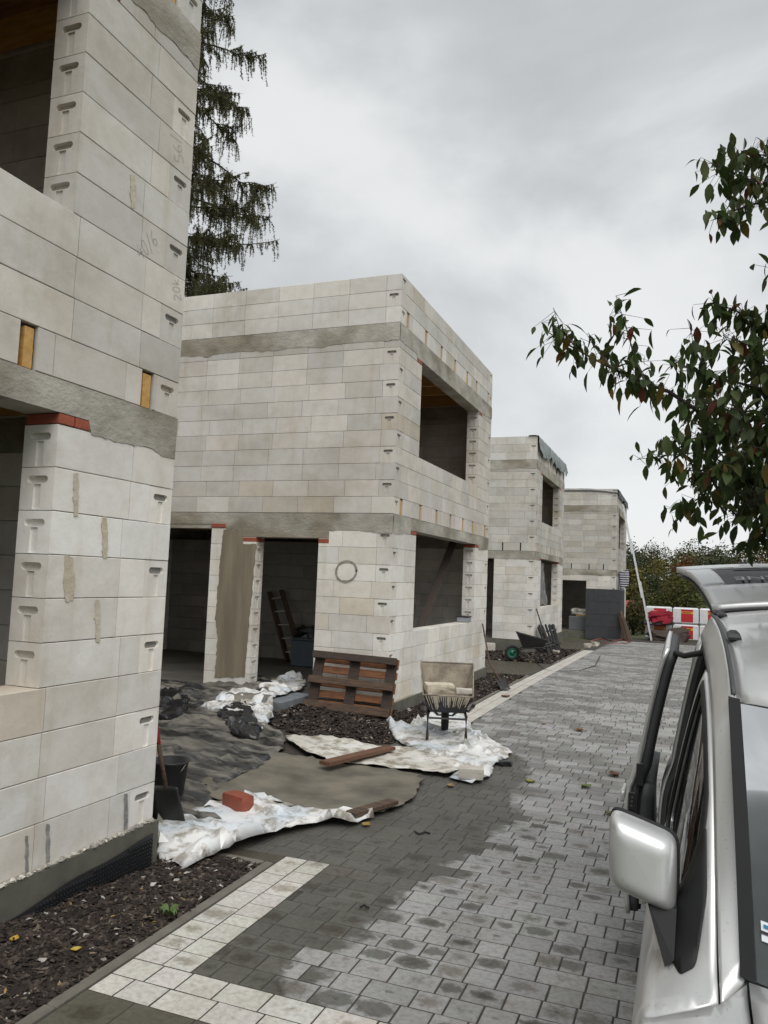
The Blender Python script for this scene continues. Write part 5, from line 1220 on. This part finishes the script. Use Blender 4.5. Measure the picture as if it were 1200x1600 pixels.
# lettering of the rear window, upside down because the gate is up
def decal(txt, s0, l0, hgt, widthx, nm='window_lettering'):
    cu = bpy.data.curves.new('t', 'FONT'); cu.body = txt; cu.size = 1; to = bpy.data.objects.new('t', cu); col.objects.link(to)
    dg = bpy.context.evaluated_depsgraph_get(); me = bpy.data.meshes.new_from_object(to.evaluated_get(dg)); bpy.data.objects.remove(to)
    w_ = max(v.co.x for v in me.vertices)
    for v in me.vertices:
        sx = s0-(v.co.x/w_)*widthx; v.co = tgp(sx, l0-v.co.y*hgt, .006)   # glyph top points to the hinge
    me.materials.append(M_DECAL); return link(nm, me, tg)
decal('BUDOWLANE', -.55, WL0+.135, .10, -1.25)
MB().grid(lambda uu, vv: tgp(-.62+1.24*uu, WL1-.075+.055*vv, .004), 16, 2).obj('white_window_band', M_DECAL, tg, smooth=True)
for sg in (1, -1): MB().tube([tgp(sg*.86, .12, -.06), Vector((CX-sg*.66, CY+3.98, 1.38))], .012, 8).obj('gas_strut', M_BLACKPL, tg)
# rear bumper, wheels, floor, cabin
MB().grid(lambda uu, vv: (CX+.80-1.60*uu, CY+4.10+.06*math.sin(PI*uu)-.02*vv, .25+.32*vv), 16, 4).obj('rear_bumper', M_TRIM, van, smooth=True)
for ax_ in (AF, AR):
    for sg in (1, -1):
        Mx = Matrix.Translation((CX-sg*.745, CY+ax_, .31)) @ Matrix.Rotation(PI/2*sg, 4, 'Y') @ Matrix.Rotation(PI, 4, 'X')
        wh = MB().lathe([(.19,-.09),(.27,-.095),(.30,-.08),(.31,-.04),(.31,.04),(.30,.08),(.27,.095),(.20,.09)], 36, Mx).obj('wheel', M_RUBBER, van, smooth=True)
        MB().lathe([(0,.06),(.05,.062),(.06,.045),(.16,.05),(.185,.085),(.2,.09)], 30, Mx).obj('wheel_rim', M_ALU, wh, smooth=True)
MB().box(CX-.74, CX+.74, CY+.5, CY+4.05, .24, .33).obj('floor_pan', M_CABIN, van)
MB().bbox(CX-.72, CX+.72, CY+.96, CY+1.32, .55, 1.02, .06).obj('dashboard', M_GREYTRIM, van)
def seat(x, a):
    r_ = link('seat', None, van); MB().bbox(x-.24, x+.24, CY+a-.25, CY+a+.25, .40, .66, .05).obj('cushion', M_CABIN, r_)
    Mx = Matrix.Translation((x, CY+a+.25, .62)) @ Matrix.Rotation(math.radians(-14), 4, 'X'); MB().bbox(-.23, .23, -.06, .06, 0, .62, .04, Mx).obj('backrest', M_CABIN, r_); MB().bbox(-.13, .13, -.05, .05, .66, .84, .03, Mx).obj('headrest', M_CABIN, r_)
for x in (CX-.38, CX+.38): seat(x, 1.95)
for x in (CX-.45, CX, CX+.45): seat(x, 2.9)
m = MB(); Ms = Matrix.Translation((CX+.38, CY+1.42, .98)) @ Matrix.Rotation(math.radians(-65), 4, 'X'); m.tube([Ms @ Vector((.185*math.cos(t), .185*math.sin(t), 0)) for t in [2*PI*k/24 for k in range(25)]], .014, 8, False); m.obj('steering_wheel', M_TRIM, van, smooth=True)

# ================================================================== VEGETATION
def leaf_cards(m, c_, rx, ry, rz, n, size, rr, shell=.45, flat=.0):
    """leaf-sized faces spread through an uneven ellipsoid"""
    k = 0
    while k < n:
        d = Vector((rr.gauss(0,1), rr.gauss(0,1), rr.gauss(0,1))).normalized(); q = rr.uniform(shell, 1)**.6
        lump = 1+.32*noise.noise(Vector((d.x*1.9+c_[0], d.y*1.9+c_[1], d.z*1.9)))+.15*noise.noise(Vector((d.x*5+c_[0], d.y*5, d.z*5)))
        p = Vector((c_[0]+d.x*rx*q*lump, c_[1]+d.y*ry*q*lump, c_[2]+d.z*rz*q*lump))
        a = Vector((rr.gauss(0,1), rr.gauss(0,1), rr.gauss(0,.6))).normalized(); b = a.cross(d+Vector((rr.gauss(0,.5), rr.gauss(0,.5), rr.gauss(0,.5)))).normalized(); s_ = size*rr.uniform(.6,1.3)
        m.add([p-a*s_, p-b*s_*.5, p+a*s_, p+b*s_*.5], [(0,1,2,3)]); k += 1
FOL = {'dark': [(0,(.02,.028,.013)),(.5,(.036,.046,.018)),(1,(.06,.066,.024))], 'olive': [(0,(.03,.035,.01)),(.5,(.055,.055,.015)),(1,(.09,.075,.02))], 'orange': [(0,(.07,.03,.012)),(.6,(.13,.055,.02)),(1,(.17,.09,.03))],
  'yellow': [(0,(.06,.058,.012)),(.5,(.11,.10,.02)),(1,(.16,.125,.03))], 'hedge': [(0,(.03,.042,.008)),(.5,(.062,.078,.014)),(.85,(.10,.105,.02)),(1,(.13,.09,.03))], 'brown': [(0,(.04,.025,.015)),(1,(.085,.05,.026))]}
MF = {k: islands('foliage_'+k, v, .75, trans=.2) for k, v in FOL.items()}
# wooded hill: terrain and the far wood
def hillz(x, y):
    t = max(0, min(1, (y-75)/110)); return -1.2+t*t*(3-2*t)*(5.5-.055*(x+6)+.9*math.sin(x*.07))
sheet_grid('hill', frange(-170, 170, 10), frange(70, 330, 10), lambda x, y: hillz(x, y)-(0 if 70 < y < 330 else 1), M_GRASS, kind='structure')
rr = random.Random(5); wood = {}
for k in range(330):
    y = rr.uniform(95, 205); x = rr.uniform(-60, 70)*y/150-2
    t = toimg((x, y, 5))
    if not t or t[0] < 880 or t[0] > 1330: continue
    kd = rr.choices(['dark','olive','orange','yellow','brown'], [4,3.2,.7,1.3,.5])[0]; h = rr.uniform(5.5, 8.5)*(1.0 if kd == 'dark' else .85); z = hillz(x, y); w_ = h*rr.uniform(.26,.36)
    leaf_cards(wood.setdefault(kd, MB()), (x, y, z+h*.56), w_, w_, h*.48, 420, .22, rr)
    wood.setdefault('trunks', MB()).tube([(x,y,z-.3),(x,y,z+h*.6)], [.16,.06], 5, False)
for kd, m in wood.items():
    o = m.obj('far_wood', M_BARK if kd == 'trunks' else MF[kd], kind='stuff'); tag(o, 'wooded hillside beyond the end of the road', 'wood')
# bushes and small trees behind the packs
def bush(name, label, cat, u0, u1, vtop, y, kd, n, size, base=None, trunk=False, rr=random.Random(9)):
    a, b = py(u0, vtop, y), py(u1, vtop, y); zb = slope(min(y, 60))-.1 if base is None else base; h = (a.z+b.z)/2-zb; cx_ = (a.x+b.x)/2; w_ = (b.x-a.x)/2
    r = thing(name, label, cat, (cx_, y, zb)); m = MB()
    if trunk:
        leaf_cards(m, (0, 0, h*.62), w_, w_*.9, h*.38, n, size, rr)
    else:
        leaf_cards(m, (0, 0, h*.5), w_, w_*.8, h*.52, n, size, rr, .3)
    m.obj('crown', MF[kd], r); t = MB()
    if trunk: t.tube([(0,0,-.1),(.05,0,h*.3),(0,.05,h*.75)], [.14,.10,.04], 8); 
    for k in range(7):
        a_ = k*.9; t.tube([(0,0,h*(.3 if trunk else 0)),(w_*.35*math.cos(a_), w_*.35*math.sin(a_), h*.55),(w_*.6*math.cos(a_), w_*.6*math.sin(a_), h*.8)], [.05,.03,.012], 5)
    t.obj('trunk', M_BARK, r, smooth=True); return r
bush('bush', 'broad yellow green bush behind the wrapped packs', 'bush', 1018, 1108, 899, 44, 'hedge', 3600, .085)
bush('bush', 'lower green bush left of the broad bush beside the ladder', 'bush', 980, 1030, 925, 43, 'hedge', 1600, .08)
bush('bush', 'rambling dark bush at the corner of the farthest house', 'bush', 968, 1012, 938, 41.5, 'olive', 1500, .07)
bush('autumn_tree', 'yellowing young tree behind the striped jacket', 'tree', 960, 1012, 884, 55, 'yellow', 2200, .10, trunk=True)
bush('autumn_tree', 'dark green tree right of the yellowing young tree', 'tree', 985, 1040, 896, 62, 'dark', 2000, .11, trunk=True)
bush('autumn_tree', 'olive tree behind the broad yellow green bush', 'tree', 1030, 1085, 892, 66, 'olive', 2000, .11, trunk=True)
bush('autumn_tree', 'rust brown tree above the raised tailgate', 'tree', 1050, 1092, 868, 90, 'orange', 1600, .16, trunk=True)
bush('autumn_tree', 'small orange tree right of the tailgate corner', 'tree', 1134, 1156, 884, 80, 'orange', 700, .15, trunk=True)
bush('yew_bush', 'dark evergreen bush above the van tailgate', 'bush', 1152, 1196, 876, 40, 'dark', 1800, .09)
bush('willow', 'loose olive willow at the right edge above the tailgate', 'tree', 1150, 1270, 826, 38, 'olive', 1900, .10, trunk=True)
bush('bush', 'green hedge bush beyond the right side of the road', 'bush', 1230, 1420, 880, 30, 'hedge', 2500, .10)
# red tiled roof scrap of a low shed behind the bushes
a, b = py(984, 943, 46), py(1004, 943, 46)
r = thing('shed', 'low shed with a red tiled roof at the end of the farthest house', 'shed', (0,0,0))
MB().box(a.x-3, b.x+.3, 46.1, 48, -.5, .55).obj('wall', M_MORTAR, r)
M_TILE = material('red_tile', (.30,.07,.05), (.2,.05,.04), .8, 8, .3)
for i in range(5):
    for j in range(14): MB().bbox(a.x-3.1+j*.28, a.x-2.83+j*.28, 0, .30, 0, .03, .008).obj('roof_tile', M_TILE, r, loc=(0, 45.8+i*.22, .42+i*.15)).rotation_euler = (math.radians(34), 0, 0)

# ---- larch behind the second house
rr = random.Random(17)
lx, ly = -18.6, 24.0; LZ = -.3
larch = thing('larch_tree', 'tall drooping larch rising behind the second house', 'tree', (lx, ly, LZ))
MB().tube([(.1*math.sin(z*.5), .1*math.cos(z*.4), z) for z in range(0, 33, 3)], [.36-.032*k for k in range(11)], 10).obj('trunk', M_BARK, larch, smooth=True)
wood_ = MB(); ndl = MB()
def tuft(p, q, cnt, ln):
    for _ in range(cnt):
        c_ = p.lerp(q, rr.random()); d = Vector((rr.gauss(0,1), rr.gauss(0,1), rr.gauss(-.5,.8))).normalized(); e_ = d.cross(Vector((rr.gauss(0,1), rr.gauss(0,1), rr.gauss(0,1)))).normalized()*.014
        ndl.add([c_-e_, c_+e_, c_+d*ln*rr.uniform(.6,1.2)], [(0,1,2)])
def bough(p0, az, Lb, r0, droop, tip, fine, lvl):
    dx, dy = math.cos(az), math.sin(az); n = 9; ph = rr.uniform(0, 6); pts = []
    for i in range(n+1):
        t = i/n; sw = .07*Lb*math.sin(ph+4*t)*t; pts.append(p0+Vector((dx*Lb*t-dy*sw, dy*Lb*t+dx*sw, .12*Lb*t-droop*Lb*t*t*(1.4-.6*t)+tip*Lb*max(0, t-.68))))
    wood_.tube(pts, [r0*(1-i/n)**.8+.005 for i in range(n+1)], 5 if lvl == 0 else 3, False)
    tw = int(Lb*((11 if lvl == 0 else 18) if fine else 4))
    for j in range(tw):
        t = min(.995, max(.04, (.10 if lvl == 0 else .0)+.9*(j/tw)+rr.uniform(-.05,.05))); i = min(n-1, int(t*n)); p = pts[i].lerp(pts[i+1], t*n-i); l = (.18+1.15*rr.random()**2.0)*(1.15-.6*t)
        sd = rr.choice((-1,1)); o_ = Vector((-dy*sd, dx*sd, 0))*rr.uniform(.02,.5)+Vector((dx,dy,0))*rr.uniform(-.1,.4); q1 = p+o_*l*.6+Vector((0,0,-.28*l)); q2 = q1+o_*l*.25+Vector((0,0,-.75*l))
        wood_.tube([p, q1, q2], [.008,.006,.003], 3, False)
        if fine: tuft(p, q1, int(12+22*l), .09); tuft(q1, q2, int(12+38*l), .095)
        else: tuft(p, q2, 5, .14)
    if fine: tuft(pts[3], pts[-1], int(9*Lb), .07)
    if lvl == 0:
        for j in range(int(2+Lb*1.0)):
            t = rr.uniform(.2,.85); i = min(n-1, int(t*n)); p = pts[i].lerp(pts[i+1], t*n-i); bough(p, az+rr.choice((-1,1))*rr.uniform(.5,1.0), Lb*rr.uniform(.18,.36), r0*.4, droop*.9, tip, fine, 1)
for k in range(135):
    z = 3.5+28*(k/135)**.92+rr.uniform(-.5,.5); az = k*2.399+rr.uniform(-.4,.4); Lb = (5.7*(1-(z-3)/32)**.7+.5)*rr.uniform(.6,1.12)
    bough(Vector((0,0,z)), az, Lb, .05*Lb/5, rr.uniform(.25,.45), rr.uniform(.15,.55), math.cos(az) > -.35, 0)
wood_.obj('branches', M_BARK, larch); ndl.obj('needles', M_LARCH, larch, kind='stuff')

# ---- cherry tree: boughs reaching in from the right
rr = random.Random(23)
tx, ty = 3.3, 5.6
ch = thing('cherry_tree', 'leafy cherry tree reaching in from the right edge above the van', 'tree', (0,0,0))
def dp(u, v, y): return py(u, v, y)
top = Vector((tx-.2, ty, 2.2))
MB().tube([(tx,ty,-.1),(tx-.02,ty+.02,.8),(tx-.1,ty,1.6),top,(tx-.5,ty-.1,3.4),(tx-.6,ty,4.6),(tx-.7,ty-.1,5.8)], [.17,.14,.12,.11,.08,.05,.02], 10).obj('trunk', M_BARK, ch, smooth=True)
BR = [  # boughs in picture space with their distance along y, (radius at root), leaf density
 ([(1290,720),(1200,690),(1110,655),(1045,612),(985,590),(930,562),(890,540),(858,520)], 5.0, .022, 1.0),
 ([(1010,602),(992,560),(978,510),(962,462)], 4.95, .008, 1.1),
 ([(955,575),(935,550),(915,520)], 4.9, .006, .6), ([(905,548),(875,515),(864,480)], 5.0, .006, .9),
 ([(1290,640),(1200,610),(1130,592),(1080,578),(1048,560)], 5.1, .016, 1.1), ([(1110,590),(1085,545),(1078,512)], 5.1, .006, .5),
 ([(1290,560),(1220,520),(1160,490),(1112,470)], 5.2, .014, 1.3), ([(1290,600),(1220,560),(1170,540),(1130,525)], 4.9, .012, 1.3),
 ([(1300,330),(1225,300),(1165,278),(1112,255)], 5.0, .012, 1.2), ([(1230,310),(1170,320),(1110,345)], 4.8, .010, 1.2), ([(1300,260),(1230,250),(1180,240),(1150,245)], 5.2, .01, 1.3),
 ([(1290,700),(1200,680),(1120,680),(1060,690),(1035,690)], 4.7, .012, 1.2), ([(1290,740),(1200,715),(1110,705),(1040,712),(995,718)], 5.1, .012, .9),
 ([(1290,760),(1200,745),(1130,735),(1070,735),(1045,728)], 5.3, .012, 1.3), ([(1290,800),(1200,775),(1120,765),(1080,790),(1068,800)], 5.0, .010, 1.0),
 ([(1290,830),(1220,800),(1165,790),(1145,815)], 4.8, .010, 1.3), ([(1290,860),(1230,840),(1190,830),(1170,850)], 5.2, .01, 1.3), ([(1290,690),(1220,650),(1150,640),(1090,625)], 4.6, .012, 1.3),
 ([(1290,740),(1210,700),(1150,720),(1100,740)], 4.6, .012, 1.3), ([(1290,660),(1220,640),(1160,655),(1120,660)], 5.4, .012, 1.4), ([(1290,780),(1230,770),(1170,755),(1120,745)], 5.5, .012, 1.4), ([(1290,620),(1230,600),(1180,570),(1140,560)], 5.4, .012, 1.3),
 ([(1300,460),(1260,450),(1215,420),(1200,405)], 5.0, .008, .5)]
br = MB(); leaves = []
for P, y, r0, dens in BR:
    pts = [dp(u, v, y+.10*math.sin(i*1.7+u)) for i, (u, v) in enumerate(P)]
    if P[0][0] > 1250:
        h_ = Vector((tx-.5, ty-.05, max(2.2, min(5.6, pts[0].z+.1)))); md = h_.lerp(pts[0], .5)+Vector((0, .1*math.sin(P[0][1]), -.12+.1*math.sin(P[0][1]*2.3))); pts = [h_-Vector((0,0,.35)), md]+pts
    n = len(pts); br.tube(pts, [r0*(1-.85*i/(n-1)) for i in range(n)], 6, False)
    for (a, b) in zip(pts[:-1], pts[1:]):
        L_ = (b-a).length
        for _ in range(int(L_*(140 if (toimg(b) or (0,))[0] > 1050 else 78)*dens)+1):
            t = rr.random(); p = a.lerp(b, t); im = toimg(p)
            o_ = Vector((rr.gauss(0,1), rr.gauss(0,1), rr.gauss(.1,.8))).normalized()*rr.uniform(.02,.16); q = p+o_
            br.tube([p, q], [.002,.0012], 3, False); leaves.append(q)
br.obj('branches', M_BARK, ch, smooth=True)
def leaf_geo(l, w_, fold, curl):
    prof = [(0,.03),(.16,.55),(.42,1),(.66,.88),(.86,.42),(1,.0)]; vs = []
    for t, k in prof: z = -curl*t*t*l; vs += [(t*l, -w_*k, z+fold*w_*k), (t*l, 0, z), (t*l, w_*k, z+fold*w_*k)]
    fs = [(i*3+j, i*3+j+1, i*3+j+4, i*3+j+3) for i in range(5) for j in range(2)]; return vs, fs
LM = []
for k in range(6):
    m = MB(); m.add(*leaf_geo(rr.uniform(.10,.14), rr.uniform(.022,.029), rr.uniform(.1,.5), rr.uniform(.1,.45))); LM.append(m.mesh('leaf', M_LEAF1, smooth=True))
allv = []
for q in leaves:
    im = toimg(q); vis = im and 820 < im[0] < 1205 and 200 < im[1] < 900; allv.append((0 if vis and im[0] < 1130 else 1, rr.random(), q))
allv.sort(key=lambda t: t[:2]); mass = MB()
for k, (_, _, q) in enumerate(allv):
    az = rr.uniform(0, 6.28); pit = rr.uniform(.15, 1.45); M = Matrix.Translation(q) @ Matrix.Rotation(az, 4, 'Z') @ Matrix.Rotation(pit, 4, 'Y') @ Matrix.Rotation(rr.uniform(-.6,.6), 4, 'X'); sc_ = rr.uniform(.5,1.05)
    if k < 300:
        o = link('leaf', LM[k % 6], ch); o.matrix_world = M @ Matrix.Scale(sc_, 4); u = rr.random(); g_ = rr.uniform(.7,1.4)
        o.color = (.04*g_,.066*g_,.016*g_,1) if u < .88 else ((.10,.075,.018,1) if u < .94 else ((.16,.10,.02,1) if u < .97 else (.11,.03,.018,1)))
    else:
        vs, fs = leaf_geo(.12*sc_, .026*sc_, .3, .3); mass.add([M @ Vector(v) for v in vs], fs)
mass.obj('leaf_mass', M_LEAFJ, ch, smooth=True, kind='stuff')
